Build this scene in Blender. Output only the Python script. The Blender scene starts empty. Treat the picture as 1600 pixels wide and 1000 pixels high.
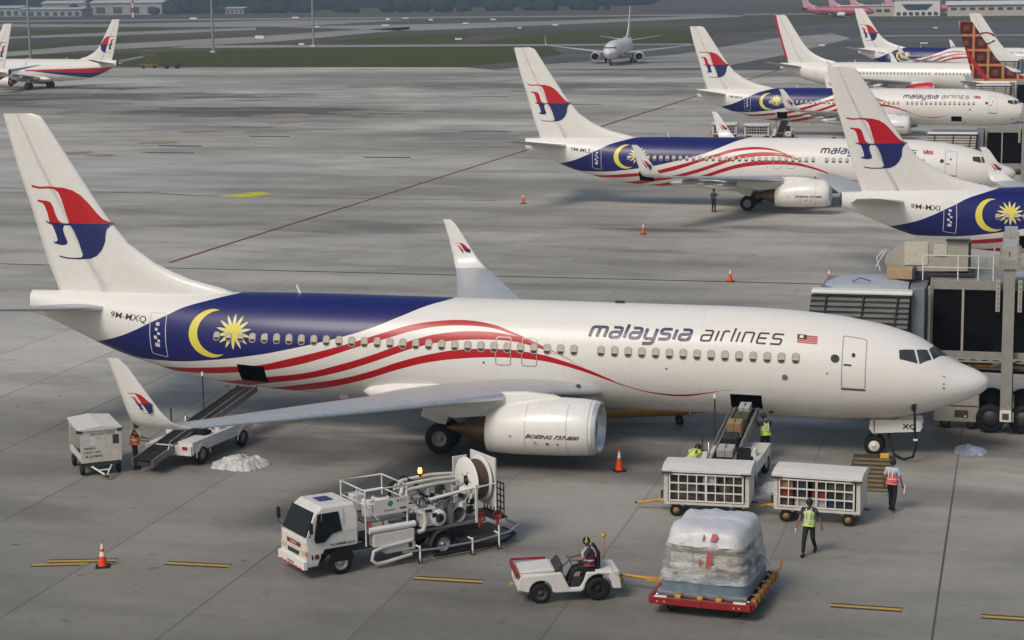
import bpy, bmesh, math, random
from math import sin, cos, pi, radians as rad, sqrt, atan2, asin
from mathutils import Vector, Matrix, Euler, noise as mn
random.seed(7)
SC = bpy.context.scene
COL = SC.collection
# ---------------------------------------------------------------- helpers
def interp(T, s):
    if s <= T[0][0]: return T[0][1]
    for (a, b), (c, d) in zip(T, T[1:]):
        if s <= c: return b + (d-b)*(s-a)/(c-a) if c > a else d
    return T[-1][1]
class MB:
    def __init__(s): s.v=[]; s.f=[]; s.mi=[]; s.mats=[]; s.sm=[]
    def m(s, mat):
        if mat not in s.mats: s.mats.append(mat)
        return s.mats.index(mat)
    def add(s, vs, fs, mat, smooth=False):
        o=len(s.v); k=s.m(mat); s.v += [tuple(p) for p in vs]
        for f in fs: s.f.append(tuple(i+o for i in f)); s.mi.append(k); s.sm.append(smooth)
    def box(s, c, d, mat, rz=0, M=None, taper=(1,1)):
        x,y,z=[q/2 for q in d]; P=[]
        for k in (-1,1):
            tx,ty=(taper if k>0 else (1,1))
            for j in (-1,1):
                for i in (-1,1): P.append(Vector((i*x*tx,j*y*ty,k*z)))
        R=Matrix.Rotation(rz,3,'Z') if M is None else M
        P=[R@p+Vector(c) for p in P]
        s.add(P,[(0,2,3,1),(4,5,7,6),(0,1,5,4),(2,6,7,3),(0,4,6,2),(1,3,7,5)],mat)
    def ring(s, c, r, ax, n, up=None):
        ax=Vector(ax).normalized(); u=ax.orthogonal().normalized() if up is None else up; w=ax.cross(u)
        return [Vector(c)+r*(cos(2*pi*i/n)*u+sin(2*pi*i/n)*w) for i in range(n)]
    def tube(s, pts, r, mat, n=8, cap=True, closed=False):
        pts=[Vector(p) for p in pts]; N=len(pts); rr=r if isinstance(r,(list,tuple)) else [r]*N
        u=None; V=[]
        for i,p in enumerate(pts):
            a=(pts[(i+1)%N]-p) if (i<N-1 or closed) else (p-pts[i-1])
            b=(p-pts[i-1]) if (i>0 or closed) else a
            t=(a.normalized()+b.normalized())
            t=t.normalized() if t.length>1e-6 else a.normalized()
            if u is None: u=t.orthogonal().normalized()
            else:
                u=(u-t*u.dot(t)); u=u.normalized() if u.length>1e-6 else t.orthogonal().normalized()
            w=t.cross(u); V+=[p+rr[i]*(cos(2*pi*k/n)*u+sin(2*pi*k/n)*w) for k in range(n)]
        F=[]
        for i in range(N if closed else N-1):
            a=i*n; b=((i+1)%N)*n
            for k in range(n): F.append((a+k,a+(k+1)%n,b+(k+1)%n,b+k))
        s.add(V,F,mat,True)
        if cap and not closed:
            s.add(V[:n],[tuple(reversed(range(n)))],mat); s.add(V[-n:],[tuple(range(n))],mat)
    def cyl(s, a, b, r, mat, n=16, r2=None): s.tube([a,b],[r,r if r2 is None else r2],mat,n)
    def lathe(s, prof, c, ax, mat, n=24, smooth=True, caps=True):
        # prof: list of (t along axis, radius)
        ax=Vector(ax).normalized(); u=ax.orthogonal().normalized(); w=ax.cross(u); V=[];F=[]
        for t,r in prof: V+=[Vector(c)+ax*t+max(r,1e-4)*(cos(2*pi*k/n)*u+sin(2*pi*k/n)*w) for k in range(n)]
        for i in range(len(prof)-1):
            for k in range(n): F.append((i*n+k,i*n+(k+1)%n,(i+1)*n+(k+1)%n,(i+1)*n+k))
        s.add(V,F,mat,smooth)
    def loft(s, rings, mat, smooth=True, closed=True, caps=True):
        n=len(rings[0]); V=[p for r in rings for p in r]; F=[]
        for i in range(len(rings)-1):
            for k in range(n if closed else n-1): F.append((i*n+k,i*n+(k+1)%n,(i+1)*n+(k+1)%n,(i+1)*n+k))
        s.add(V,F,mat,smooth)
        if caps: s.add(rings[0],[tuple(reversed(range(n)))],mat); s.add(rings[-1],[tuple(range(n))],mat)
    def prism(s, poly, off, mat, smooth=False):
        # poly: 3D pts, off: extrusion vector
        n=len(poly); a=[Vector(p) for p in poly]; b=[p+Vector(off) for p in a]
        s.add(a+b,[tuple(reversed(range(n))),tuple(range(n,2*n))]+[(i,(i+1)%n,n+(i+1)%n,n+i) for i in range(n)],mat,smooth)
    def sheet(s, pts, mat): s.add(pts,[tuple(range(len(pts)))],mat)
    def xf(s, M, a=0):
        for i in range(a,len(s.v)): s.v[i]=tuple(M@Vector(s.v[i]))
    def build(s, name, parent=None, bev=0, recalc=True, loc=None):
        me=bpy.data.meshes.new(name); me.from_pydata(s.v,[],s.f)
        for m in s.mats: me.materials.append(m)
        me.polygons.foreach_set('material_index',s.mi); me.polygons.foreach_set('use_smooth',s.sm); me.update()
        if recalc:
            bm=bmesh.new(); bm.from_mesh(me); bmesh.ops.recalc_face_normals(bm,faces=bm.faces); bm.to_mesh(me); bm.free()
        o=bpy.data.objects.new(name,me); COL.objects.link(o)
        if parent: o.parent=parent
        if loc: o.location=loc
        if bev:
            b=o.modifiers.new('b','BEVEL'); b.width=bev; b.segments=2; b.limit_method='ANGLE'; b.angle_limit=rad(40); b.harden_normals=False
        return o
def empty(name, loc=(0,0,0), rz=0, parent=None):
    o=bpy.data.objects.new(name,None); o.empty_display_size=.3; o.location=loc; o.rotation_euler=(0,0,rz); COL.objects.link(o)
    if parent: o.parent=parent
    return o
def tag(o, label, cat, group=None):
    o['label']=label; o['category']=cat
    if group: o['group']=group
    return o
def struct(o, kind='structure'): o['kind']=kind; return o
def copy_tree(o, parent=None):
    c=o.copy(); COL.objects.link(c); c.parent=parent
    for ch in list(o.children): copy_tree(ch,c)
    return c
# ---------------------------------------------------------------- materials
def newmat(name):
    m=bpy.data.materials.new(name); m.use_nodes=True; nt=m.node_tree; b=nt.nodes['Principled BSDF']; return m,nt,b
def N(nt,t,**k):
    n=nt.nodes.new(t)
    for a,v in k.items(): setattr(n,a,v)
    return n
def math_(nt,op,a,b=None,c=None,clamp=False):
    n=nt.nodes.new('ShaderNodeMath'); n.operation=op; n.use_clamp=clamp
    for i,q in enumerate((a,b,c)):
        if q is None: continue
        if isinstance(q,(int,float)): n.inputs[i].default_value=q
        else: nt.links.new(q,n.inputs[i])
    return n.outputs[0]
def mixc(nt,f,a,b,mode='MIX'):
    n=nt.nodes.new('ShaderNodeMix'); n.data_type='RGBA'; n.blend_type=mode
    for i,q in ((0,f),(6,a),(7,b)):
        if isinstance(q,(int,float)): n.inputs[i].default_value=q
        elif isinstance(q,tuple): n.inputs[i].default_value=(*q[:3],1)
        else: nt.links.new(q,n.inputs[i])
    return n.outputs[2]
def ramp(nt,fac,stops):
    n=nt.nodes.new('ShaderNodeValToRGB'); nt.links.new(fac,n.inputs[0]); e=n.color_ramp.elements
    while len(e)<len(stops): e.new(.5)
    for q,(p,c) in zip(e,stops): q.position=p; q.color=(c,c,c,1) if isinstance(c,(int,float)) else (*c,1)
    return n.outputs[0]
def noise(nt,vec,scale,detail=4,rough=.55):
    n=nt.nodes.new('ShaderNodeTexNoise'); n.inputs['Scale'].default_value=scale; n.inputs['Detail'].default_value=detail; n.inputs['Roughness'].default_value=rough
    if vec is not None: nt.links.new(vec,n.inputs['Vector'])
    return n.outputs[0]
def mapping(nt,vec,sc):
    n=nt.nodes.new('ShaderNodeMapping'); n.inputs['Scale'].default_value=sc; nt.links.new(vec,n.inputs['Vector']); return n.outputs[0]
MC={}
def M(name,col,r=.5,metal=0,var=.1,scale=2.5,dirt=0,dirtcol=(.09,.075,.06),bump=0,spec=.5,emit=0,coat=0):
    if name in MC: return MC[name]
    m,nt,b=newmat(name); tc=N(nt,'ShaderNodeTexCoord').outputs['Object']
    n1=noise(nt,tc,scale,5)
    k=ramp(nt,n1,[(.3,1-var),(.7,1+var)]); c=mixc(nt,1.0,tuple(col),k,'MULTIPLY')
    if dirt:
        n2=noise(nt,tc,scale*2.3,8,.7); d=ramp(nt,n2,[(.5,0),(.72,dirt)]); c=mixc(nt,d,c,tuple(dirtcol))
    nt.links.new(c,b.inputs['Base Color']); b.inputs['Metallic'].default_value=metal
    nt.links.new(ramp(nt,noise(nt,tc,scale*3,3),[(.3,max(r-.08,.02)),(.7,min(r+.1,1))]),b.inputs['Roughness'])
    b.inputs['Specular IOR Level'].default_value=spec
    if coat: b.inputs['Coat Weight'].default_value=coat; b.inputs['Coat Roughness'].default_value=.08
    if bump:
        bn=N(nt,'ShaderNodeBump'); bn.inputs['Strength'].default_value=bump; bn.inputs['Distance'].default_value=.02
        nt.links.new(noise(nt,tc,scale*6,6),bn.inputs['Height']); nt.links.new(bn.outputs[0],b.inputs['Normal'])
    if emit:
        b.inputs['Emission Color'].default_value=(*col,1); b.inputs['Emission Strength'].default_value=emit
    MC[name]=m; return m
WHITE=M('white paint',(.77,.755,.73),.32,var=.03,dirt=.08,coat=.3)
TWHITE=M('vehicle white paint',(.66,.645,.62),.4,var=.05,scale=1.7,dirt=.16)
CREAM=M('cream metal',(.52,.49,.42),.5,var=.08,scale=3,dirt=.3)
DWHITE=M('worn white metal',(.58,.555,.51),.5,var=.08,scale=2.5,dirt=.35)
BLACK=M('black rubber',(.012,.012,.012),.75,var=.2,spec=.3)
DARK=M('dark metal',(.035,.035,.037),.55,var=.3,scale=6,dirt=.2)
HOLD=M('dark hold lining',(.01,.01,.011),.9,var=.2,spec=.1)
GREY=M('grey paint',(.30,.31,.32),.45,var=.08,scale=3,dirt=.2)
MGREY=M('mid grey metal',(.2,.2,.2),.45,metal=.3,var=.15,scale=5,dirt=.3)
WING=M('wing grey',(.42,.43,.45),.35,var=.06,scale=1.2,dirt=.15)
SLAT=M('bare leading edge metal',(.66,.68,.71),.33,metal=.55,var=.05,scale=1.5)
STEEL=M('steel',(.5,.5,.5),.35,metal=.8,var=.1,scale=4,dirt=.2)
BROWN=M('exhaust metal',(.16,.10,.065),.45,metal=.7,var=.2,scale=4)
GLASS=M('dark glass',(.008,.010,.014),.08,var=.1,spec=.32)
BLIND=M('cabin window blind',(.50,.45,.36),.35,var=.22,scale=.9)
PANEDARK=M('cabin window dark glass',(.04,.035,.03),.15,var=.1)
RIM=M('window surround',(.36,.35,.33),.35,metal=.3,var=.05)
NAVY=M('navy lettering',(.02,.022,.09),.35,var=.04)
INK=M('black lettering',(.015,.015,.02),.5,var=.1)
RED=M('red enamel',(.52,.012,.018),.35,var=.06)
DRED=M('dark red paint',(.25,.008,.014),.45,var=.15,scale=5,dirt=.3)
YEL=M('yellow steel',(.55,.30,.03),.5,var=.15,scale=5,dirt=.5)
ORANGE=M('orange plastic',(.8,.075,.015),.5,var=.06,dirt=.1)
CWHITE=M('reflective white band',(.75,.74,.72),.4,var=.05)
OUTL=M('door outline grey',(.33,.33,.33),.5,var=.05)
OUTW=M('door outline white',(.6,.6,.62),.5,var=.05)
SKIN=M('skin',(.20,.10,.06),.55,var=.08,scale=8)
HAIR=M('black hair',(.012,.01,.009),.6,var=.2)
TROU=M('black trousers cloth',(.013,.013,.016),.85,var=.2,scale=8)
SHIRTB=M('pale blue shirt cloth',(.42,.5,.62),.85,var=.06,scale=8)
SHIRTD=M('dark shirt cloth',(.03,.03,.045),.85,var=.1,scale=8)
VESTY=M('hi-vis yellow vest',(.55,.72,.08),.7,var=.06,scale=8)
VESTO=M('hi-vis orange vest',(.8,.16,.03),.7,var=.06,scale=8)
VESTP=M('pink and red vest',(.8,.14,.17),.7,var=.06,scale=8)
REFL=M('reflective tape',(.7,.72,.66),.4,var=.04)
def livery():
    m,nt,b=newmat('airline livery'); tc=N(nt,'ShaderNodeTexCoord').outputs['Object']
    sp=N(nt,'ShaderNodeSeparateXYZ'); nt.links.new(tc,sp.inputs[0]); z=sp.outputs[2]; s=math_(nt,'MULTIPLY',sp.outputs[0],-1.0)
    sn=math_(nt,'DIVIDE',s,40.0,clamp=True)
    def curve(pts):
        n=N(nt,'ShaderNodeFloatCurve'); c=n.mapping.curves[0]; n.mapping.use_clip=False
        P=sorted((a/40,zz/7) for a,zz in pts)
        P=[(0,P[0][1])]+P+[(1,P[-1][1])]
        c.points[0].location=P[0]; c.points[1].location=P[-1]
        for p in P[1:-1]: c.points.new(*p)
        for p in c.points: p.handle_type='AUTO'
        n.mapping.update(); nt.links.new(sn,n.inputs['Value']); return math_(nt,'MULTIPLY',n.outputs[0],7.0)
    W_=lambda T,d:[(a,z_+d*max(0,min(1,(a-15.5)/3))) for a,z_ in T]
    def band(U,L,s0,s1,extra=None):
        if s1 is None: U=W_(U,extra[0]); L=W_(L,extra[1])
        a=math_(nt,'LESS_THAN',z,curve(U)); c=math_(nt,'GREATER_THAN',z,curve(L)); r=math_(nt,'MULTIPLY',a,c)
        if s0 is not None: r=math_(nt,'MULTIPLY',r,math_(nt,'GREATER_THAN',s,s0))
        if s1 is not None: r=math_(nt,'MULTIPLY',r,math_(nt,'LESS_THAN',s,s1))
        return r
    blue=band([(35.6,2.9),(35.02,3.08),(33.7,3.43),(32.69,3.82),(32.11,4.10),(31.35,4.44),(30.68,4.75),(29.76,5.01),(28.93,5.2),(28.3,5.3),(27.4,5.45),(25,6),(20,6.3),(10,6.3)],
              [(36,2.4),(34.22,2.6),(32.61,2.58),(31.03,2.61),(29.53,2.77),(27.4,3.11),(26.06,3.40),(24.75,3.72),(23.86,3.96),(22.87,4.27),(21.7,4.74),(20.61,5.15),(20.0,5.29),(19.5,5.4),(17,6.4)],19,35.7)
    s1=band([(33,2.25),(31.16,2.31),(29.62,2.45),(28.17,2.6),(27.47,2.68),(26.08,3.02),(24.75,3.38),(23.47,3.76),(22.22,4.17),(21.01,4.51),(20.11,4.64),(19.17,4.69),(18.23,4.61),(17.25,4.35),(16.61,4.12),(15.98,3.87),(15.07,3.48),(14.4,3.2)],
            [(33,1.9),(31.5,2.1),(29.72,2.19),(28.23,2.35),(27.52,2.44),(26.12,2.71),(24.76,3.1),(23.46,3.55),(22.2,3.95),(20.98,4.31),(20.08,4.47),(19.14,4.53),(18.21,4.49),(17.24,4.27),(16.6,4.075),(15.98,3.835),(15.07,3.455),(14.4,3.19)],14.5,None,(0,-.02))
    s2=band([(31,1.7),(29.25,1.80),(27.14,2.16),(25.51,2.43),(24.14,2.81),(22.82,3.24),(21.56,3.72),(20.94,3.95),(19.71,4.22),(18.48,4.3),(17.24,4.22),(16.61,4.05),(15.98,3.82),(15.4,3.58)],
            [(31,1.4),(28.82,1.62),(27.13,1.98),(25.55,2.26),(24.17,2.61),(22.84,3.05),(21.55,3.53),(20.93,3.74),(19.69,4.01),(18.46,4.11),(17.22,4.06),(16.6,3.94),(15.98,3.77),(15.4,3.57)],15.5,None,(.03,-.07))
    s3=band([(30,1.3),(28.5,1.42),(27.24,1.6),(25.67,1.92),(24.25,2.21),(22.89,2.6),(21.56,3.08),(20.29,3.43),(19.05,3.64),(17.81,3.70),(17.2,3.70),(16.58,3.64),(15.97,3.56),(15.36,3.41),(14.76,3.24),(14.16,3.03),(13.57,2.78),(12.99,2.54),(12.41,2.38),(11.82,2.28),(10.95,2.245),(10.04,2.36),(9.0,2.54)],
            [(30,1.1),(28.5,1.28),(27.33,1.46),(25.78,1.70),(24.32,2.01),(22.92,2.42),(21.58,2.88),(20.3,3.22),(19.05,3.40),(17.81,3.47),(17.2,3.46),(16.58,3.42),(15.97,3.35),(15.36,3.23),(14.76,3.08),(14.16,2.90),(13.57,2.70),(12.99,2.50),(12.41,2.34),(11.82,2.225),(10.95,2.165),(10.04,2.31),(9.0,2.53)],9.05,None,(.03,-.07))
    base=(.77,.755,.73)
    # faint panel joints
    c=mixc(nt,ramp(nt,noise(nt,mapping(nt,tc,(.25,1,1)),2.2,6,.6),[(.35,0),(.75,.10)]),base,(.5,.47,.42))
    fr=math_(nt,'FRACT',math_(nt,'DIVIDE',s,2.54)); jl=math_(nt,'LESS_THAN',fr,.006); c=mixc(nt,math_(nt,'MULTIPLY',jl,.22),c,(.25,.25,.25))
    for zz_,k_ in ((2.55,.14),(4.72,.10),(3.45,.05)): c=mixc(nt,math_(nt,'MULTIPLY',math_(nt,'LESS_THAN',math_(nt,'ABSOLUTE',math_(nt,'SUBTRACT',z,zz_)),.010),k_),c,(.2,.2,.2))
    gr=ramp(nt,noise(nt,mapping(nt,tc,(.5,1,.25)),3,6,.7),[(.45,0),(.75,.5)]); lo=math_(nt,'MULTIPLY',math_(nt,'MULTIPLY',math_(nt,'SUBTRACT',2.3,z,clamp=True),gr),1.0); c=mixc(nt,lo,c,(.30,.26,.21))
    nb=(.010,.014,.125); nr=(.44,.004,.012)
    for q in (s1,s2,s3): c=mixc(nt,q,c,nr)
    c=mixc(nt,blue,c,nb)
    # crescent
    def circ(cs,cz,r,kz=1.0):
        a=math_(nt,'SUBTRACT',s,cs); d=math_(nt,'MULTIPLY',math_(nt,'SUBTRACT',z,cz),kz)
        return a,d,math_(nt,'SQRT',math_(nt,'ADD',math_(nt,'MULTIPLY',a,a),math_(nt,'MULTIPLY',d,d)))
    _,_,d1=circ(29.36,3.82,1,1.04); _,_,d2=circ(29.06,3.87,1,1.06)
    cr=math_(nt,'MULTIPLY',math_(nt,'LESS_THAN',d1,.955),math_(nt,'GREATER_THAN',d2,.885))
    c=mixc(nt,cr,c,(.72,.64,.10))
    a,d,r=circ(28.38,3.94,1,1.12); ang=math_(nt,'ARCTAN2',a,d)
    tri=math_(nt,'PINGPONG',math_(nt,'MULTIPLY',ang,14/(2*pi)),.5)   # 0 at ray tip .. .5 between rays
    edge=math_(nt,'SUBTRACT',.76,math_(nt,'MULTIPLY',tri,.94)); st=math_(nt,'LESS_THAN',r,edge)
    c=mixc(nt,st,c,(.72,.67,.30)); c=mixc(nt,math_(nt,'LESS_THAN',r,.36),c,(.75,.64,.09))
    nt.links.new(c,b.inputs['Base Color']); b.inputs['Roughness'].default_value=.36
    b.inputs['Coat Weight'].default_value=.08; b.inputs['Coat Roughness'].default_value=.15; b.inputs['Specular IOR Level'].default_value=.36
    return m
def oldlivery():
    m,nt,b=newmat('old airline livery'); tc=N(nt,'ShaderNodeTexCoord').outputs['Object']
    sp=N(nt,'ShaderNodeSeparateXYZ'); nt.links.new(tc,sp.inputs[0]); z=sp.outputs[2]; s=math_(nt,'MULTIPLY',sp.outputs[0],-1.0)
    top=math_(nt,'ADD',3.25,math_(nt,'MULTIPLY',math_(nt,'SUBTRACT',s,14),.028))
    th=math_(nt,'MULTIPLY',math_(nt,'SUBTRACT',s,14),.045); low=math_(nt,'SUBTRACT',top,th)
    low2=math_(nt,'SUBTRACT',low,math_(nt,'MULTIPLY',math_(nt,'MAXIMUM',math_(nt,'SUBTRACT',s,20),0.0),.08))
    r=math_(nt,'MULTIPLY',math_(nt,'LESS_THAN',z,top),math_(nt,'GREATER_THAN',z,low))
    bl=math_(nt,'MULTIPLY',math_(nt,'LESS_THAN',z,low),math_(nt,'GREATER_THAN',z,low2))
    c=mixc(nt,r,(.74,.73,.71),(.45,.01,.02)); c=mixc(nt,bl,c,(.02,.025,.12))
    nt.links.new(c,b.inputs['Base Color']); b.inputs['Roughness'].default_value=.35; return m
LIV=livery(); OLD=oldlivery()
PINK=M('pink airline paint',(.50,.11,.17),.4,var=.05,scale=.3)
def batik():
    m,nt,b=newmat('batik tail'); tc=N(nt,'ShaderNodeTexCoord').outputs['Object']
    sp=N(nt,'ShaderNodeSeparateXYZ'); nt.links.new(tc,sp.inputs[0])
    x=sp.outputs[0]; z=sp.outputs[2]; S=1.75
    u=math_(nt,'ADD',math_(nt,'DIVIDE',x,S),100.0); v=math_(nt,'DIVIDE',z,S)
    fu=math_(nt,'ABSOLUTE',math_(nt,'SUBTRACT',math_(nt,'FRACT',u),.5)); fv=math_(nt,'ABSOLUTE',math_(nt,'SUBTRACT',math_(nt,'FRACT',v),.5))
    dd=math_(nt,'MAXIMUM',fu,fv)
    c=ramp(nt,dd,[(0,(.03,.01,.01)),(.07,(.34,.10,.04)),(.13,(.012,.008,.006)),(.19,(.20,.015,.01)),(.24,(.010,.007,.006)),(.37,(.30,.02,.015)),(.445,(.50,.28,.09))])
    for n in nt.nodes:
        if n.bl_idname=='ShaderNodeValToRGB' and len(n.color_ramp.elements)==7: n.color_ramp.interpolation='CONSTANT'
    dg=math_(nt,'ABSOLUTE',math_(nt,'SUBTRACT',math_(nt,'FRACT',math_(nt,'ADD',math_(nt,'DIVIDE',math_(nt,'ADD',math_(nt,'MULTIPLY',x,1.35),z),6.2),20.3)),.5))
    c=mixc(nt,math_(nt,'LESS_THAN',dg,.06),c,(.42,.01,.015))
    nt.links.new(c,b.inputs['Base Color']); b.inputs['Roughness'].default_value=.4; return m
BATIK=batik()
# ---------------------------------------------------------------- airliner
TOP=[(0,2.88),(.04,3.0),(.12,3.09),(.35,3.24),(.7,3.38),(1.03,3.5),(1.45,3.72),(1.95,4.08),(2.4,4.36),(2.9,4.56),(3.8,4.82),(5.2,5.07),(7.0,5.24),(9,5.3),(26,5.3),(28.5,5.25),(30,5.2),(34,5.15),(37.7,5.08)]
BOT=[(0,2.78),(.04,2.68),(.12,2.56),(.35,2.38),(.98,2.1),(2.1,1.69),(3.22,1.45),(4.5,1.34),(5.5,1.31),(20,1.31),(23.8,1.35),(26,1.41),(28,1.52),(29.3,1.63),(30.7,1.83),(32.35,2.22),(34,2.7),(34.8,3.02),(36.2,3.63),(37.2,4.03),(37.7,4.2)]
WID=[(0,.04),(.04,.16),(.12,.3),(.35,.53),(.7,.76),(1.03,.93),(1.45,1.13),(1.95,1.33),(2.4,1.46),(2.9,1.57),(3.8,1.71),(5.2,1.83),(7,1.88),(25,1.88),(27,1.82),(29,1.66),(31,1.42),(33,1.12),(35,.78),(36.5,.5),(37.7,.33)]
def smt(T,s,w):
    return (interp(T,s-w)+2*interp(T,s)+interp(T,s+w))/4
def sec(s):
    w=.5 if s>6 else min(.12,s*.5)
    t=smt(TOP,s,w); b=smt(BOT,s,w); return (t+b)/2,(t-b)/2,smt(WID,s,w)
def fpt(s,ph,off=0,side=-1):
    zm,h,w=sec(s); p=Vector((-s,side*w*cos(ph),zm+h*sin(ph)))
    if off: n=Vector((0,side*cos(ph)/w,sin(ph)/h)).normalized(); p+=n*off
    return p
def phi(s,z):
    zm,h,w=sec(s); return asin(max(-1,min(1,(z-zm)/h)))
def stroke(pts,w):
    pts=[Vector(p) for p in pts]; L=[];R=[]
    if len(pts)>2:
        q=[pts[0]]
        for a,b,c in zip(pts,pts[1:],pts[2:]):   # round corners
            d1=min((a-b).length*.4,w*.8); d2=min((c-b).length*.4,w*.8)
            q+=[b+(a-b).normalized()*d1, b+((a-b).normalized()*d1+(c-b).normalized()*d2)*.28, b+(c-b).normalized()*d2]
        pts=q+[pts[-1]]
    for i,p in enumerate(pts):
        a=(pts[i+1]-p).normalized() if i<len(pts)-1 else None; b=(p-pts[i-1]).normalized() if i>0 else a
        if a is None: a=b
        t=(a+b).normalized(); n=Vector((-t.y,t.x)); k=w/2/max(.5,n.dot(Vector((-b.y,b.x))))
        L.append(p+n*k); R.append(p-n*k)
    return L,R
G={'m':([[(0,0),(0,1),(1.3,1),(1.3,0)],[(.65,0),(.65,.95)]],1.3),'a':([[(.08,1),(.85,1),(.85,0),(0,0),(0,.54),(.8,.54)]],.85),'l':([[(0,0),(0,1.36)]],0),
'y':([[(0,1),(0,0),(.82,0)],[(.85,1),(.85,-.46),(.0,-.46)]],.85),'s':([[(.85,1),(0,1),(0,.52),(.82,.52),(.82,0),(-.05,0)]],.82),'i':([[(0,0),(0,1)]],0),
'r':([[(0,0),(0,1),(.5,1)]],.45),'n':([[(0,0),(0,1),(.82,1),(.82,0)]],.82),'e':([[(.85,0),(0,0),(0,1),(.85,1)],[(.08,.5),(.75,.5)]],.8)}
def fpoly_strip(mb,L,R,fn,mat,maxl=.12):
    for i in range(len(L)-1):
        d=(L[i+1]-L[i]).length; k=max(1,int(d/maxl))
        for j in range(k):
            a,b=j/k,(j+1)/k
            q=[L[i].lerp(L[i+1],a),R[i].lerp(R[i+1],a),R[i].lerp(R[i+1],b),L[i].lerp(L[i+1],b)]
            mb.add([fn(p) for p in q],[(0,1,2,3)],mat)
def word(mb,txt,s_left,xh,hx,lw,mat,ph0,gap=.36,shear=.28,side=-1):
    x=0
    for ch in txt:
        st,w=G[ch]
        for k,pts in enumerate(st):
            P=[((x+px)*hx+py*xh*shear,py*xh) for px,py in pts]; L,R=stroke(P,lw)
            fpoly_strip(mb,L,R,lambda p:fpt(s_left-p.x,ph0+p.y/1.95,.012+.002*k,side),mat)
        x+=w+gap+(lw/hx)*.6
    return x*hx
_tc={}
def textmesh(txt,bold=0,shear=0):
    key=(txt,bold,shear)
    if key in _tc: return _tc[key]
    cu=bpy.data.curves.new('t','FONT'); cu.body=txt; cu.offset=bold; cu.shear=shear; cu.resolution_u=2
    o=bpy.data.objects.new('t',cu); COL.objects.link(o); bpy.context.view_layer.update()
    me=bpy.data.meshes.new_from_object(o.evaluated_get(bpy.context.evaluated_depsgraph_get()))
    V=[(v.co.x,v.co.y) for v in me.vertices]; F=[tuple(p.vertices) for p in me.polygons]
    bpy.data.objects.remove(o); bpy.data.curves.remove(cu); bpy.data.meshes.remove(me)
    x0=min(v[0] for v in V); x1=max(v[0] for v in V); y0=min(v[1] for v in V); y1=max(v[1] for v in V)
    V=[((a-x0)/(x1-x0),(b-y0)/(y1-y0)) for a,b in V]; _tc[key]=(V,F); return V,F
def text(mb,txt,fn,w,h,mat,bold=0,shear=0):
    V,F=textmesh(txt,bold,shear); mb.add([fn(a*w,b*h) for a,b in V],F,mat)
def rrect(cx,cy,w,h,r,n=4):
    P=[]
    for qx,qy,a0 in ((1,1,0),(-1,1,90),(-1,-1,180),(1,-1,270)):
        for k in range(n+1):
            a=rad(a0+90*k/n); P.append(Vector((cx+qx*(w/2-r)+r*cos(a),cy+qy*(h/2-r)+r*sin(a))))
    return P
def outline(mb,cx,cy,w,h,r,lw,fn,mat):
    A=rrect(cx,cy,w,h,r,4); B=rrect(cx,cy,w-2*lw,h-2*lw,max(r-lw,.01),4); A.append(A[0]);B.append(B[0])
    fpoly_strip(mb,A,B,fn,mat,.15)
LOGO=[('r',[(37.52,9.35),(37.14,9.28),(36.71,9.31),(36.02,9.26),(35.67,9.17),(35.33,8.98),(35.0,8.66),(34.67,8.28),(34.41,8.03),(34.14,7.91),(33.92,7.87),(34.42,7.845),(35.89,7.83),(35.89,7.94),(36.0,8.26),(36.18,8.83),(36.29,9.07),(36.47,9.2),(36.79,9.23),(37.14,9.2),(37.49,9.26)]),
('r',[(37.28,8.76),(36.82,8.72),(36.67,8.66),(36.57,8.47),(36.48,8.18),(36.37,7.96),(36.2,7.85),(35.89,7.83),(36.24,7.81),(36.77,7.82),(36.79,7.98),(36.85,8.24),(36.94,8.5),(37.05,8.64),(37.26,8.68)]),
('n',[(36.95,7.93),(36.8,7.87),(36.24,7.83),(35.89,7.84),(33.92,7.86),(34.11,7.78),(34.23,7.72),(35.82,7.77),(36.66,7.76),(36.8,7.8),(36.94,7.87)]),
('n',[(36.66,7.77),(36.11,7.78),(36.18,7.61),(36.11,7.35),(36.0,7.1),(36.04,6.99),(36.25,6.95),(36.6,7.01),(36.66,7.1),(36.53,7.07),(36.44,7.15),(36.49,7.35),(36.57,7.57)]),
('n',[(35.83,7.77),(34.13,7.76),(34.26,7.62),(34.3,7.4),(34.32,7.14),(34.47,6.81),(34.69,6.58),(34.98,6.45),(35.47,6.41),(36.04,6.41),(36.4,6.47),(36.43,6.53),(36.03,6.46),(35.61,6.46),(35.38,6.49),(35.32,6.6),(35.38,6.79),(35.5,7.17),(35.68,7.56)])]
LRED=M('logo red',(.48,.006,.014),.35,var=.03); LNAVY=M('logo navy',(.012,.02,.12),.35,var=.03)
_lg=None
def logo_geo():
    global _lg
    if _lg: return _lg
    _lg=[]
    from mathutils.geometry import tessellate_polygon
    for k,(c,pts) in enumerate(LOGO):
        vs=[Vector((s,z,0)) for s,z in pts]; bm=bmesh.new(); bv=[bm.verts.new(v) for v in vs]
        for t in tessellate_polygon([vs]):
            try: bm.faces.new([bv[i] for i in t])
            except ValueError: pass
        for ax,lo,hi,st in ((Vector((1,0,0)),33.9,37.6,.15),(Vector((0,1,0)),6.4,9.4,.3)):
            q=lo
            while q<hi:
                bmesh.ops.bisect_plane(bm,geom=bm.verts[:]+bm.edges[:]+bm.faces[:],plane_co=ax*q,plane_no=ax); q+=st
        bm.verts.index_update(); _lg.append((k,LRED if c=='r' else LNAVY,[(v.co.x,v.co.y) for v in bm.verts],[tuple(v.index for v in f.verts) for f in bm.faces])); bm.free()
    return _lg
def logo(mb,fn):
    for k,mt,V,F in logo_geo(): mb.add([fn(a,b,.001*k) for a,b in V],F,mt)
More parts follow.
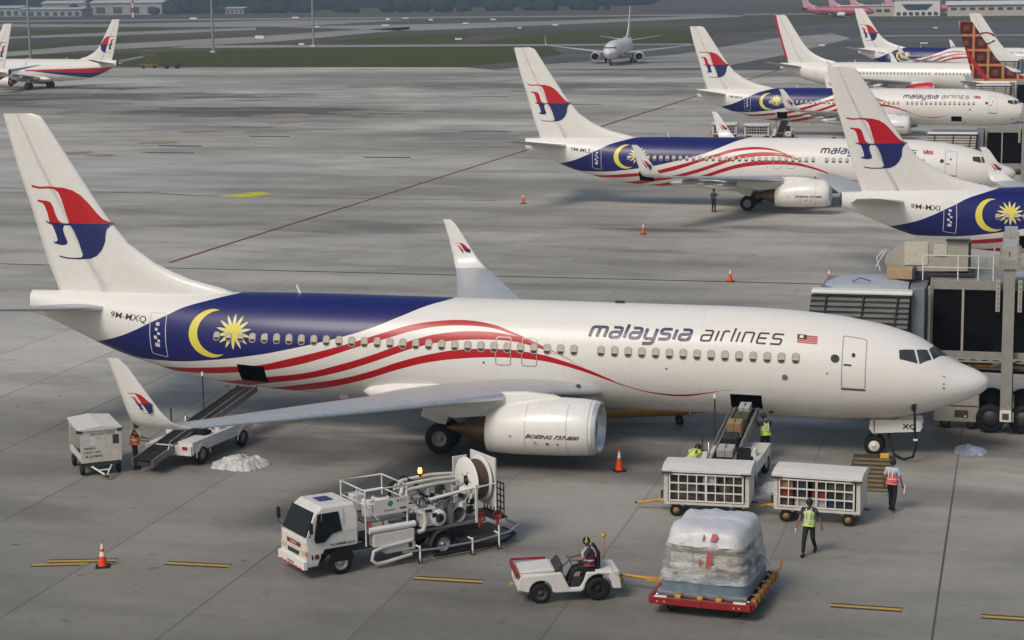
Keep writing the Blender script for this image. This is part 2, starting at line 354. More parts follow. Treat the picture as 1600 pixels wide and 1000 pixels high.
FLE=[(5.0,28.6),(5.2,28.9),(5.4,29.5),(5.69,30.75),(6.0,31.6),(6.34,32.34),(7.08,33.41),(8.0,34.2),(8.72,34.71),(9.7,35.36),(10.66,36.0),(11.93,36.85),(12.1,37.0),(12.2,37.35)]
FTE=[(5.0,36.5),(5.18,36.53),(6.22,36.96),(8.28,37.54),(10.2,38.14),(12.19,38.64)]
FTH=[(5.0,.30),(6.5,.24),(8,.2),(12.2,.085)]
AF=[(0,0),(.02,.35),(.08,.68),(.2,.95),(.35,1),(.55,.86),(.8,.45),(1,.04)]
def fin_y(s,z):
    a=interp(FLE,z); b=interp(FTE,z); t=(s-a)/(b-a); t=max(0,min(1,t)); return interp(AF,t)*interp(FTH,z)
def fin_rows(t0,t1,zs,n=12):
    R=[]
    for z in zs:
        a=interp(FLE,z); b=interp(FTE,z); th=interp(FTH,z); a_,b_=t0,t1; hinge=1-interp([(5,2.15),(12.2,.62)],z)/(b-a)
        t0=hinge+.003 if a_>0 else 0; t1=hinge if a_==0 else 1
        ts=[t0+(t1-t0)*(i/n)**(1.6 if a_==0 else 1) for i in range(n+1)]
        up=[Vector((-(a+(b-a)*t),-interp(AF,t)*th,z)) for t in ts]; dn=[Vector((p.x,-p.y,z)) for p in reversed(up)]
        if a_==0: dn=dn[:-1]
        R.append(up+dn); t0,t1=a_,b_
    return R
def foil(le,te,y,zl,zt,th,nrm=(0,0,1),n=9,lo=.45,t0=0,t1=1,grow=0):
    # closed airfoil ring between LE (s,z) and TE
    nrm=Vector(nrm); P=[]
    ts=[t0+(t1-t0)*(i/n)**1.7 for i in range(n+1)]
    c=lambda t:Vector((-(le+(te-le)*t),y,zl+(zt-zl)*t))
    P=[c(t)+nrm*(interp(AF,t)*th+grow) for t in reversed(ts)]+[c(t)-nrm*(interp(AF,t)*th*lo+grow) for t in ts[1:]]
    return P
WR=[(1.2,13.6,21.0,2.12,1.98,.55),(1.9,14.1,21.5,2.2,2.05,.5),(3.0,15.35,21.55,2.36,2.2,.42),(5.0,16.65,21.6,2.57,2.45,.33),(5.8,17.1,21.6,2.66,2.56,.3),(10,19.3,22.75,3.1,3.04,.2),(14,21.55,23.9,3.51,3.47,.13),(16.8,23.1,24.75,3.81,3.79,.085),(17.15,23.3,24.87,3.86,3.86,.07)]
def wl_rows(k):
    rows=[(17.15,23.3,24.87,3.86,(0,-.1,1)),(17.42,23.5,24.98,3.93,(0,-.45,.9)),(17.6,23.75,25.08,4.12,(0,-.8,.6)),(17.7,24.05,25.17,4.45,(0,-.97,.2)),(17.78,24.5,25.35,5.1,(0,-.99,.1)),(17.86,25.02,25.58,5.85,(0,-.99,.08)),(17.89,25.3,25.7,6.1,(0,-.99,.08))]
    ths=[.07,.065,.06,.05,.04,.03,.015]
    return [foil(le,te,k*y,z,z,t,(0,k*n[1],n[2]),lo=1) for (y,le,te,z,n),t in zip(rows,ths)]
CGL=M('cockpit pane glass',(.045,.045,.045),.1,var=.5,scale=1.2,spec=.7)
def make_airliner(reg, text_='full', livery_=LIV, far=False):
    root=empty('airliner')
    # --- fuselage
    mb=MB(); S=[0.002,.02,.05,.1,.18,.28,.4,.55,.7,.85,1.03,1.2,1.45,1.7,1.95,2.2,2.4,2.65,2.9,3.3,3.8,4.4,5.2,6.2,7.2,7.95,8.5,9.1]+[9.6+.8*i for i in range(21)]+[26.2,26.7,27.15,27.75,28.3,29,29.7,30.4,31.1,31.8,32.5,33.2,33.9,34.6,35.3,36,36.7,37.2,37.7]
    S=sorted(S); n=64
    A=[-pi+2*pi*k/n for k in range(n)]   # phi on starboard: side -1
    rings=[[fpt(s,a) for a in A] for s in S]; V=[p for r in rings for p in r]; F=[]; hole=[]
    if not far: hole=[(7.95,9.1,-52,-27),(27.15,28.3,-52,-25)]
    HO=[]
    for i in range(len(S)-1):
        for k in range(n):
            am=math.degrees(A[k]+pi/n); sm=(S[i]+S[i+1])/2
            if any(a<sm<b and lo<am<hi for a,b,lo,hi in hole): HO.append((i,k)); continue
            F.append((i*n+k,i*n+(k+1)%n,(i+1)*n+(k+1)%n,(i+1)*n+k))
    mb.add(V,F,livery_,True)
    if not far:
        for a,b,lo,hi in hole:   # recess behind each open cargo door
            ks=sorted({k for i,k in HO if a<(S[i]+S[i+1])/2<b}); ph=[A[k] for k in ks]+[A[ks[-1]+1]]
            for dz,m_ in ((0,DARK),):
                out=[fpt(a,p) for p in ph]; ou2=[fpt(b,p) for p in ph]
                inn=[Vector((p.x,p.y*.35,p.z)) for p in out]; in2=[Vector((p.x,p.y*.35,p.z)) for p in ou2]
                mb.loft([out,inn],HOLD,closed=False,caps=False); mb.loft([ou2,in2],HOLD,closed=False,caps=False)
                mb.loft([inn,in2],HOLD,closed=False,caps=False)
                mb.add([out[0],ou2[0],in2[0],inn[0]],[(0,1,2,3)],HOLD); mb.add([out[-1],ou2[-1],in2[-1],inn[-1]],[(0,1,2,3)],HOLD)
    mb.add(rings[-1],[tuple(range(n))],DARK)
    pz=phi(14,4.29)
    if text_=='full':
        word(mb,'malaysia',14.32,.40,.430,.118,NAVY,pz,gap=.27)
        word(mb,'airlines',10.2,.40,.405,.068,INK,pz,gap=.38)
        fn=lambda u,v:fpt(6.72-u,phi(6.5,4.32)+v/1.95,.012)      # flag
        for k in range(5): mb.sheet([fn(0,k*.07),fn(.72,k*.07),fn(.72,k*.07+.045),fn(0,k*.07+.045)],RED)
        fn2=lambda u,v:fpt(6.72-u,phi(6.5,4.32)+v/1.95,.015)
        mb.sheet([fn2(0,.15),fn2(.33,.15),fn2(.33,.34),fn2(0,.34)],INK)
        fn3=lambda u,v:fpt(6.72-u,phi(6.5,4.32)+v/1.95,.018)
        mb.sheet([fn3(.08,.19),fn3(.22,.19),fn3(.22,.3),fn3(.08,.3)],CWHITE)
    if reg: 
        k0=phi(33,4.12); text(mb,reg,lambda a,b:fpt(33.86-a,k0+b/max(.6,sec(33)[1]),.012),1.62,.31,INK,.002,0.1)
    # cockpit glass
    def pane(pts,mat,off,side):
        c=[(s,phi(s,z) if z<10 else rad(z)) for s,z in pts]; K=5; g=[]
        for i in range(K+1):
            a=i/K; l=(c[0][0]+(c[3][0]-c[0][0])*a,c[0][1]+(c[3][1]-c[0][1])*a); r=(c[1][0]+(c[2][0]-c[1][0])*a,c[1][1]+(c[2][1]-c[1][1])*a)
            g.append([fpt(l[0]+(r[0]-l[0])*j/K,l[1]+(r[1]-l[1])*j/K,off,side) for j in range(K+1)])
        mb.loft(g,mat,closed=False,caps=False)
    P1=[(3.14,4.12),(2.62,4.11),(2.46,3.67),(3.10,3.83)]; P2=[(2.54,4.10),(2.17,4.06),(2.0,3.77),(2.40,3.65)]; P3=[(2.12,4.06),(1.97,88.),(1.47,88.),(1.93,3.76)]
    grow=lambda P,k:[( sum(p[0] for p in P)/4+(p[0]-sum(q[0] for q in P)/4)*k, p[1]) for p in P]
    gl=MB(); mbk=mb; mb=gl
    for side in (-1,1):
        for P in (P1,P2,P3): pane(P,CGL,.010,side)
    mb=mbk
    # small marks: sensors, portholes
    def dot(s,z,r,m_,off=.013):
        c=phi(s,z); mb.add([fpt(s+r*cos(2*pi*k/10),c+r*sin(2*pi*k/10)/1.95,off) for k in range(10)],[tuple(range(10))],m_)
    dot(5.34,3.83,.16,INK); dot(7.1,3.1,.11,MGREY); dot(2.56,2.12,.09,DARK); dot(1.54,2.80,.05,DARK); dot(1.55,3.2,.05,RIM); dot(1.55,2.95,.05,RIM); dot(11.4,3.25,.04,MGREY); dot(7.67,1.62,.1,DARK); dot(18.3,3.2,.04,DARK); dot(5.6,3.3,.03,DARK)
    mb.tube([(-26.2,0,5.28),(-26.35,0,5.62)],[.07,.05],WHITE,6); mb.box((-13.5,0,5.33),(.35,.07,.12),DARK); mb.box((-9,0,1.22),(.3,.04,.25),WHITE); mb.box((-24.5,0,1.28),(.35,.04,.22),WHITE)
    mb.build('fuselage',root,recalc=False)
    gl.build('cockpit_glass',root)
    # --- belly fairing
    mb=MB(); T=[(13.1,.05),(13.6,.28),(14.3,.6),(15.2,.88),(16.4,1),(20.5,1),(22,.9),(22.9,.66),(23.4,.34),(23.6,.05)]; R=[]
    for s,k in T: R.append([Vector((-s,2.03*k**.6*cos(a),1.78+(.68 if sin(a)>0 else .62)*k*math.copysign(abs(sin(a))**.8,sin(a)))) for a in [2*pi*j/32 for j in range(32)]])
    mb.loft(R,WHITE); mb.build('belly_fairing',root)
    # --- windows
    if not far:
        wm=MB(); ph0=phi(14,3.79)
        def wf(off): return lambda p:fpt(14+p.x-0,ph0+p.y/1.95,off)
        zm,h,w=sec(14); 
        def flat(p,off): return fpt(14+p.x,ph0+p.y/1.95,off)-fpt(14,ph0)
        A_=rrect(0,0,.285,.40,.12); B_=rrect(0,0,.22,.335,.09)
        wm.add([flat(p,.010) for p in A_],[tuple(range(len(A_)))],RIM)
        up=[p for p in B_]; cut=-.06
        top=[Vector((p.x,max(p.y,cut))) for p in B_]; bot=[Vector((p.x,min(p.y,cut))) for p in B_]
        def clean(P):
            o=[]
            for p in P:
                if not o or (p-o[-1]).length>1e-4: o.append(p)
            return o[:-1] if (o[0]-o[-1]).length<1e-4 else o
        for P,m_ in ((clean(top),BLIND),(clean(bot),PANEDARK)): wm.add([flat(p,.014) for p in P],[tuple(range(len(P)))],m_)
        first=None
        for k in range(45):
            s=29.08-.508*k
            if abs(s-14.5)<.3: continue
            if first is None: o=wm.build('window',root,recalc=False); first=o
            else: o=first.copy(); COL.objects.link(o)
            p=fpt(s,phi(s,3.79)); wid=sec(s)[2]
            dy=-(interp(WID,s+.3)-interp(WID,s-.3))/.6
            o.location=p; o.rotation_euler=(rad(-3) if s>27 else 0,0,math.atan(-dy) if s>25 else 0); o.parent=root
    # --- doors
    def door(name,s,z,w,h,mat,handle=True,marks=False):
        d=MB(); c=phi(s,z); fn=lambda p:fpt(s-p.x,c+p.y/max(.9,sec(s)[1]),.011)
        outline(d,0,0,w,h,.11,.032,fn,mat)
        fn2=lambda p:fpt(s-p.x,c+p.y/max(.9,sec(s)[1]),.016)
        if handle:
            a=[Vector((-.35,-.1)),Vector((-.08,-.1))]; b=[Vector((-.35,-.16)),Vector((-.08,-.16))]; fpoly_strip(d,a,b,fn2,DARK,.2)
            q=rrect(-.02,.25,.12,.15,.05); d.add([fn2(p) for p in q],[tuple(range(len(q)))],PANEDARK)
            a=[Vector((-w/2,-h/2)),Vector((w/2,-h/2))]; b=[Vector((-w/2,-h/2-.05)),Vector((w/2,-h/2-.05))]; fpoly_strip(d,a,b,fn2,DARK,.2)
        if marks:
            for (x,y,ww,hh) in ((0,.42,.16,.14),(-.06,.2,.12,.12),(.05,.05,.14,.1),(-.1,-.12,.14,.14),(.04,-.24,.12,.12),(-.03,-.42,.22,.16)):
                q=rrect(x,y,ww,hh,.03); d.add([fn2(p) for p in q],[tuple(range(len(q)))],OUTW)
        d.build(name,root,recalc=False)
    if not far:
        door('door',4.68,3.72,.86,1.95,OUTL); door('door',31.7,3.68,.74,1.8,OUTW,False,True)
        door('emergency_exit',17.55,3.66,.6,1.08,RIM,False); door('emergency_exit',16.55,3.66,.6,1.08,RIM,False)
    # --- fin and rudder
    mb=MB(); zs=[4.9,5.0,5.2,5.4,5.69,6.0,6.34,7.08,8,8.72,9.7,10.66,11.5,11.93,12.1,12.2]
    HF=.715
    mb.loft(fin_rows(0,HF,zs,14),livery_ if livery_==PINK else WHITE)
    finobj=('f',mb)
    rd=MB(); rd.loft(fin_rows(HF+.003,1,[5.06,5.5,6.22,7,8.28,9.2,10.2,11.2,12.19],6),livery_ if livery_==PINK else WHITE)
    if text_ in('full','old'):
        for side in ((-1,1) if text_=='old' else (-1,)):
            for part,cond in ((mb,True),):
                logo(part,lambda s,z,o:Vector((-s,side*(fin_y(s,z)+.012+o),z)))
    f=mb.build('fin',root,recalc=False); r_=rd.build('rudder',root)
    # --- stabilizers
    for k in (-1,1):
        mb=MB(); R=[]
        for y,le,te,z,t in ((.35,34.1,37.2,4.5,.15),(3,35.1,37.5,4.83,.11),(6.8,36.8,38.0,5.38,.06),(7.15,37.0,38.05,5.43,.03)): R.append(foil(le,te,k*y,z,z,t,lo=.8))
        mb.loft(R,WING); 
        mb.loft([foil(34.07,34.4,k*.4,4.5,4.5,.1,lo=1),foil(36.98,37.2,k*7.1,5.42,5.42,.04,lo=1)],SLAT)
        mb.build('horizontal_stabilizer',root)
    # --- wings
    for k in (-1,1):
        mb=MB(); mb.loft([foil(le,te,k*y,zl,zt,t) for y,le,te,zl,zt,t in WR],WING)
        w=mb.build('wing',root)
        mb=MB(); mb.loft([foil(le-.03,le+(te-le)*.16+.02,k*y,zl,zl+(zt-zl)*.16,t*.62,t1=.98,lo=.6) for y,le,te,zl,zt,t in WR[3:8]],SLAT); mb.build('slat',w)
        mb=MB(); mb.loft(wl_rows(k),WHITE)
        if text_ in('full','old'):
            def lf(s,z,o,inner):
                # shrink logo onto winglet
                v=(z-7.9)*.215; u=(s-35.8)*.19; zz=4.72+v; ss=24.62+u+(v)*.35
                return Vector((-ss,k*(17.75+.035*(zz-5)+(-.062 if inner else .062)+(-o if inner else o)),zz))
            logo(mb,lambda s,z,o:lf(s,z,o,k>0))
        mb.build('winglet',w,recalc=False)
        for y in (3.6,8.2,11.6):   # flap track fairings
            mb=MB(); le=interp([(a[0],a[1]) for a in WR],y); te=interp([(a[0],a[2]) for a in WR],y); z=interp([(a[0],a[4]) for a in WR],y)-.16; R=[]
            for t,r in ((0,.02),(.15,.1),(.4,.17),(.7,.17),(.92,.1),(1,.02)): R.append([Vector((-(te-1.7+2.6*t),k*y+r*.75*cos(a),z-.05-.12*t+r*sin(a))) for a in [2*pi*j/12 for j in range(12)]])
            mb.loft(R,WING); mb.build('flap_fairing',w)
        if not far and k<0:
            mb=MB(); c=fpt(13.9,phi(13.9,2.45)); mb.lathe([(-.0,.02),(.05,.13),(.12,.15),(.2,.1)],(-14.55,-2.0,2.42),(-1,-.2,0),DARK,12); mb.build('landing_light',w)
        # engine
        e=MB(); ey=k*4.83; ER=[]
        for s,r,zc,fl in ((13.26,.93,1.585,.95),(13.45,1.0,1.575,.94),(13.8,1.045,1.57,.93),(14.5,1.075,1.56,.93),(15.4,1.06,1.54,.94),(16.2,.99,1.48,.96),(16.8,.9,1.42,.98),(17.27,.79,1.36,1)):
            ER.append([Vector((-s,ey+r*1.03*cos(a),zc+r*(sin(a) if sin(a)>0 else sin(a)*fl))) for a in [2*pi*j/40 for j in range(40)]])
        e.loft(ER,WHITE,caps=False)
        e.loft([ER[-1],[Vector((p.x,ey+(p.y-ey)*.93,1.36+(p.z-1.36)*.93)) for p in ER[-1]],[Vector((p.x+.6,ey+(p.y-ey)*.85,1.36+(p.z-1.36)*.85)) for p in ER[-1]]],DARK,caps=True)
        if not far and text_=='full' and k<0:
            def efn(off):
                def g(a,b):
                    s=15.72-a; z=1.36+b; zc=interp([(13.26,1.585),(14.5,1.56),(15.4,1.54),(16.2,1.48)],s); r=interp([(13.8,1.045),(14.5,1.075),(15.4,1.06),(16.2,.99)],s)
                    fi=asin(max(-1,min(1,(z-zc)/r))); return Vector((-s,ey-(r*1.03)*cos(fi)-off,z))
                return g
            text(e,'BOEING 737-800',efn(.012),1.95,.15,INK,.02,.5)
            g=efn(.012)
            for a_,b_,w_ in ((.75,-.22,.10),(1.15,-.22,.05),(.3,-.2,.12),(-.6,.0,.08)):
                e.sheet([g(a_,b_),g(a_+w_,b_),g(a_+w_,b_+.07),g(a_,b_+.07)],INK if a_>.5 else OUTL)
            for sv in (14.25,15.75):
                L=[];R_=[]
                for q in range(14):
                    fi=-1.2+2.3*q/13; r=interp([(13.8,1.045),(14.5,1.075),(15.4,1.06),(16.2,.99)],sv); zc=interp([(13.26,1.585),(14.5,1.56),(15.4,1.54),(16.2,1.48)],sv)
                    L.append(Vector((-sv,ey-(r*1.03+.004)*cos(fi),zc+(r+.004)*sin(fi)*(1 if fi>0 else .94)))); R_.append(L[-1]+Vector((.018,0,0)))
                e.loft([L,R_],OUTL,closed=False,caps=False)
        en=e.build('engine',root)
        q=MB(); q.loft([ER[0],[Vector((p.x+.06,ey+(p.y-ey)*.965,1.585+(p.z-1.585)*.965)) for p in ER[0]],[Vector((p.x+.02,ey+(p.y-ey)*.91,1.585+(p.z-1.585)*.91)) for p in ER[0]],[Vector((p.x-.25,ey+(p.y-ey)*.84,1.585+(p.z-1.585)*.84)) for p in ER[0]]],SLAT,caps=False)
        O=[[Vector((p.x-d,ey+(p.y-ey)*g_,zc_+(p.z-1.585)*g_)) for p in ER[0]] for d,g_,zc_ in ((-.005,1.003,1.585),(.24,1.09,1.573))]
        q.loft(O,SLAT,caps=False)
        q.build('inlet_lip',en)
        q=MB(); q.loft([[Vector((-(13.51+d),ey+.8*cos(a)*g_,1.58+.79*sin(a)*g_)) for a in [2*pi*j/32 for j in range(32)]] for d,g_ in ((0,.98),(.5,.96),(.75,.95))],GREY,caps=False)
        q.build('inlet_duct',en)
        q=MB(); nb=24
        for j in range(nb):
            a=2*pi*j/nb; a2=a+.19; q.add([Vector((-14.2,ey+.2*cos(a),1.58+.2*sin(a))),Vector((-14.28,ey+.2*cos(a2+.1),1.58+.2*sin(a2+.1))),Vector((-14.3,ey+.76*cos(a2),1.58+.76*sin(a2))),Vector((-14.18,ey+.76*cos(a),1.58+.76*sin(a)))],[(0,1,2,3)],DARK)
        q.lathe([(0,.005),(.12,.08),(.35,.2)],(-13.88,ey,1.58),(-1,0,0),MGREY,16); q.add([Vector((-14.36,ey+.78*cos(a),1.58+.78*sin(a))) for a in [2*pi*j/24 for j in range(24)]],[tuple(range(24))],HOLD)
        q.build('fan',en)
        q=MB(); q.lathe([(0,.6),(.5,.52),(1.0,.36),(1.02,.3)],(-17.15,ey,1.36),(-1,0,0),BROWN,28); q.lathe([(0,.3),(.5,.14),(.8,.02)],(-18.1,ey,1.36),(-1,0,0),BROWN,20); q.build('exhaust_nozzle',en)
        q=MB(); PR=[]
        for s,zb,zt,hw in ((14.2,2.4,2.5,.03),(14.9,2.35,2.72,.16),(16,2.2,2.8,.2),(17.2,1.9,2.72,.2),(18.6,1.75,2.5,.17),(20.2,2.1,2.4,.05)): PR.append([Vector((-s,ey-hw,zb)),Vector((-s,ey+hw,zb)),Vector((-s,ey+hw*.8,zt)),Vector((-s,ey-hw*.8,zt))])
        q.loft(PR,WHITE); q.build('pylon',en,bev=.03)
        # main gear
        g=MB(); gy=k*2.86; g.cyl((-19.6,gy,.56),(-19.5,gy*.98,2.1),.11,STEEL,12); g.cyl((-19.6,gy-.55,.565),(-19.6,gy+.55,.565),.07,STEEL,10)
        g.cyl((-19.6,gy,1.0),(-18.7,gy*.9,1.95),.06,STEEL,8); g.cyl((-19.6,gy,.9),(-19.6,gy-k*1.3,1.6),.05,STEEL,8)
        g.box((-19.75,gy+k*.45,1.55),(1.0,.05,.7),WHITE,M=Euler((0,rad(20),0)).to_matrix())
        gm=g.build('main_landing_gear',root)
        for dy in (-.43,.43):
            t=MB(); t.lathe([(-.19,.3),(-.2,.45),(-.14,.555),(0,.575),(.14,.555),(.2,.45),(.19,.3)],(-19.6,gy+dy,.575),(0,1,0),BLACK,32)
            to=t.build('tyre',gm); t=MB()
            sg=1 if dy>0 else -1
            t.lathe([(-.15,.28),(.13,.3),(.16,.3),(.15,.24),(.06,.2),(.05,.1),(.12,.09),(.13,.01)],(-19.6,gy+dy,.575),(0,sg,0),GREY if k*dy>0 else MGREY,24)
            t.build('rim',gm)
    # --- nose gear
    g=MB(); g.cyl((-4.0,0,.4),(-3.9,0,1.7),.07,STEEL,10); g.cyl((-4.0,-.3,.36),(-4.0,.3,.36),.05,STEEL,8); g.cyl((-4,0,.8),(-3.1,0,1.5),.04,STEEL,6)
    gm=g.build('nose_landing_gear',root)
    for dy in (-.21,.21):
        t=MB(); t.lathe([(-.11,.2),(-.12,.3),(-.08,.36),(0,.375),(.08,.36),(.12,.3),(.11,.2)],(-4,dy,.375),(0,1,0),BLACK,28); t.build('tyre',gm)
        t=MB(); sg=1 if dy>0 else -1; t.lathe([(-.08,.19),(.09,.215),(.1,.2),(.08,.05),(.1,.04),(.1,.005)],(-4,dy,.375),(0,sg,0),CWHITE,20); t.build('rim',gm)
    for k in (-1,1):
        t=MB(); pts=[(-2.32,k*.42,1.43),(-2.28,k*.44,1.2),(-2.36,k*.46,1.02),(-4.05,k*.46,.88),(-4.18,k*.45,1.05),(-4.15,k*.42,1.36)]
        t.prism(pts,(0,-k*.04,0),WHITE)
        if reg and k<0 and text_=='full':
            text(t,reg[-2:],lambda a,b:Vector((-3.0+a,-.475,1.06+b)),.5,.22,INK,.02,0)
            t.box((-4.0,-.455,1.15),(.03,.03,.5),DRED)
        t.build('nose_gear_door',root)
    t=MB(); t.cyl((-37.65,0,4.62),(-37.8,0,4.6),.26,DARK,16,.2); t.build('exhaust_cap',root)
    return root
def place_air(root,x,y,h,label,cat='airliner',group=None):
    # airframes sit a quarter of a degree nose down
    root.location=(x,y,0); root.rotation_euler=(0,rad(.23),h)
    root.location=(x,y,-.0784)
    return tag(root,label,cat,group)
# ---------------------------------------------------------------- camera, light
cam=bpy.data.cameras.new('camera'); co=bpy.data.objects.new('camera',cam); COL.objects.link(co); SC.camera=co
cam.sensor_width=36; cam.lens=3061.5/1600*36; cam.clip_end=20000; cam.clip_start=.5
r_=Vector((0.96801517,0.25054887,-0.01311125)); u_=Vector((-0.02951203,0.16560647,0.98575024)); f_=Vector((-0.24914991,0.95383424,-0.16770378))
co.matrix_world=Matrix(((r_.x,u_.x,-f_.x,.891),(r_.y,u_.y,-f_.y,-71.0256),(r_.z,u_.z,-f_.z,16.9955),(0,0,0,1)))
w=bpy.data.worlds.new("World"); SC.world=w; w.use_nodes=True; nt=w.node_tree
SUN_EL,SUN_AZ=rad(46),rad(205)     # azimuth: compass-like angle from +Y, clockwise
sk=nt.nodes.new('ShaderNodeTexSky'); sk.sky_type='NISHITA'; sk.sun_disc=False; sk.sun_elevation=SUN_EL; sk.sun_rotation=SUN_AZ; sk.air_density=1.6; sk.dust_density=3.2; sk.ozone_density=1.0
bg=nt.nodes['Background']; bg.inputs[1].default_value=.084; nt.links.new(sk.outputs[0],bg.inputs[0])
sl=bpy.data.lights.new('sun','SUN'); sl.energy=1.85; sl.angle=rad(20); sl.color=(1,.915,.82); so=bpy.data.objects.new('sun',sl); COL.objects.link(so)
d=Vector((sin(SUN_AZ)*cos(SUN_EL),cos(SUN_AZ)*cos(SUN_EL),sin(SUN_EL))); so.rotation_euler=d.to_track_quat('Z','Y').to_euler()
SC.view_settings.view_transform='Standard'; SC.view_settings.look='None'; SC.view_settings.exposure=0.0; SC.view_settings.gamma=1
SC.cycles.use_denoising=True; SC.cycles.volume_step_rate=4; SC.cycles.max_bounces=6; SC.cycles.volume_bounces=0
# ---------------------------------------------------------------- ground
def concrete():
    m,nt,b=newmat('apron concrete'); tc=N(nt,'ShaderNodeTexCoord').outputs['Object']; sp=N(nt,'ShaderNodeSeparateXYZ'); nt.links.new(tc,sp.inputs[0]); x,y=sp.outputs[0],sp.outputs[1]
    gx=math_(nt,'DIVIDE',math_(nt,'ADD',x,1.0),5.0); gy=math_(nt,'DIVIDE',math_(nt,'SUBTRACT',y,.6),5.0)
    def joint(g,w):
        f=math_(nt,'FRACT',g); d=math_(nt,'MINIMUM',f,math_(nt,'SUBTRACT',1.0,f)); return math_(nt,'LESS_THAN',d,w)
    jx=joint(gx,.0068); jy=joint(gy,.0045)
    wl=N(nt,'ShaderNodeTexWhiteNoise',noise_dimensions='1D'); nt.links.new(math_(nt,'ROUND',gx),wl.inputs['W']); wl2=N(nt,'ShaderNodeTexWhiteNoise',noise_dimensions='1D'); nt.links.new(math_(nt,'ROUND',gy),wl2.inputs['W'])
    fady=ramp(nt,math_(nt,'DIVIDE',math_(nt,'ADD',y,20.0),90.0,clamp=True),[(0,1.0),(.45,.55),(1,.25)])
    cmb=N(nt,'ShaderNodeCombineXYZ'); nt.links.new(math_(nt,'FLOOR',gx),cmb.inputs[0]); nt.links.new(math_(nt,'FLOOR',gy),cmb.inputs[1])
    wn=N(nt,'ShaderNodeTexWhiteNoise',noise_dimensions='2D'); nt.links.new(cmb.outputs[0],wn.inputs[0])
    big=noise(nt,mapping(nt,tc,(.011,.024,1)),1,6,.6); mid=noise(nt,mapping(nt,tc,(.10,.22,1)),1,7,.62); fine=noise(nt,tc,2.2,8,.7)
    c=mixc(nt,ramp(nt,big,[(.40,0),(.60,1)]),(.178,.168,.147),(.335,.322,.290))
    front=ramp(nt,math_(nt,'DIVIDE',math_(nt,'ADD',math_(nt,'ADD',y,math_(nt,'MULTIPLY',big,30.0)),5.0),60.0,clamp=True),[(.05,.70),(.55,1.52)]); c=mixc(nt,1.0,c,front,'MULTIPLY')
    c=mixc(nt,1.0,c,ramp(nt,mid,[(.28,.64),(.5,1.0),(.72,1.14)]),'MULTIPLY')
    c=mixc(nt,1.0,c,ramp(nt,fine,[(.25,.86),(.5,1.0),(.8,1.08)]),'MULTIPLY')
    c=mixc(nt,1.0,c,ramp(nt,wn.outputs['Value'],[(0,.93),(1,1.05)]),'MULTIPLY')
    # oil and rubber stains: small blots, long streaks
    b1=noise(nt,mapping(nt,tc,(.55,.8,1)),1,5,.6); c=mixc(nt,ramp(nt,b1,[(.66,0),(.74,.55)]),c,(.06,.055,.05))
    b2=noise(nt,mapping(nt,tc,(1.7,2.4,1)),1,3,.5); c=mixc(nt,ramp(nt,b2,[(.69,0),(.75,.65)]),c,(.05,.045,.042))
    b3=noise(nt,mapping(nt,tc,(.07,.26,1)),1,6,.65); c=mixc(nt,ramp(nt,b3,[(.55,0),(.74,.42)]),c,(.09,.085,.08))
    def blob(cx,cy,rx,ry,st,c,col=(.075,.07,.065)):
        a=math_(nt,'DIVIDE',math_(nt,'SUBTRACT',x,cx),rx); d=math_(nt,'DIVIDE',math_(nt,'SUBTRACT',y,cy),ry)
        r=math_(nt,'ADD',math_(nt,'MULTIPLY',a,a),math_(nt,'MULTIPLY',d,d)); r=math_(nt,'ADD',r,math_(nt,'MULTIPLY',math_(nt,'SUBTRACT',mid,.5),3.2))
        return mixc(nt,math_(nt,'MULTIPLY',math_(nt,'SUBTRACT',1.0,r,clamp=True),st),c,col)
    for q in ((-106,190,30,15,.95),(-150,228,60,14,.8),(-80,262,44,16,.75),(-60,300,60,12,.6),(-175,205,50,12,.7),(-60,240,26,10,.5),(-95,158,20,7,.5),(-34,120,16,6,.4),(-70,100,14,4,.35),(-45,62,18,3.5,.45),(-30,52,16,3,.3),(-23,64,5,1.6,.8),(-13,66,8,2.5,.4),(-4,2,6,3,.55),(-18.5,-2.0,10,4.2,.95),(-28,6,7,3.6,.6),(-31,10,9,2.5,.4),(-15,5,16,5,.85),(-24,-3.2,6,2,.6),(-6,8,12,4.5,.7),(-3,-1.5,4,1.6,.5),(-13,-5,6,1.8,.6),(-20.5,-14,2.4,1.2,.5),(-12,-14.5,3.2,1.4,.35),(-26,-23,5,1.2,.3),(-30,-14,3,1.5,.35),(1,-6,5,2,.3),(-3,-24,4,1.5,.3),(-62,150,14,9,.35),(3,8,7,5,.5),(-50,30,9,3,.3)): c=blob(*q,c)  # broad dark stains; those under the nearest aircraft paint in its shade
    # pale blue smears: reflected sky painted into the ground colour
    for q in ((-6.5,4.5,4.2,1.0,.55),(-34,2,5,1.2,.5),(-22,-1,2.4,.5,.5),(-90,100,30,22,.35)): c=blob(*q,c,(.33,.36,.40))
    jl=noise(nt,mapping(nt,tc,(.2,.03,1)),1,3); jm=math_(nt,'MULTIPLY',jx,ramp(nt,jl,[(.35,.35),(.6,.95)])); jm=math_(nt,'MULTIPLY',math_(nt,'MULTIPLY',jm,fady),ramp(nt,wl.outputs[0],[(.1,.45),(.6,1)])); c=mixc(nt,jm,c,(.045,.04,.038))
    jl2=noise(nt,mapping(nt,tc,(.02,.25,1)),1,3); jm2=math_(nt,'MULTIPLY',jy,ramp(nt,jl2,[(.5,.0),(.62,.6)])); jm2=math_(nt,'MULTIPLY',jm2,ramp(nt,wl2.outputs[0],[(.55,0),(.8,1)])); c=mixc(nt,jm2,c,(.06,.055,.05))
    nt.links.new(c,b.inputs['Base Color']); nt.links.new(ramp(nt,mid,[(.3,.42),(.7,.78)]),b.inputs['Roughness']); b.inputs['Specular IOR Level'].default_value=.35
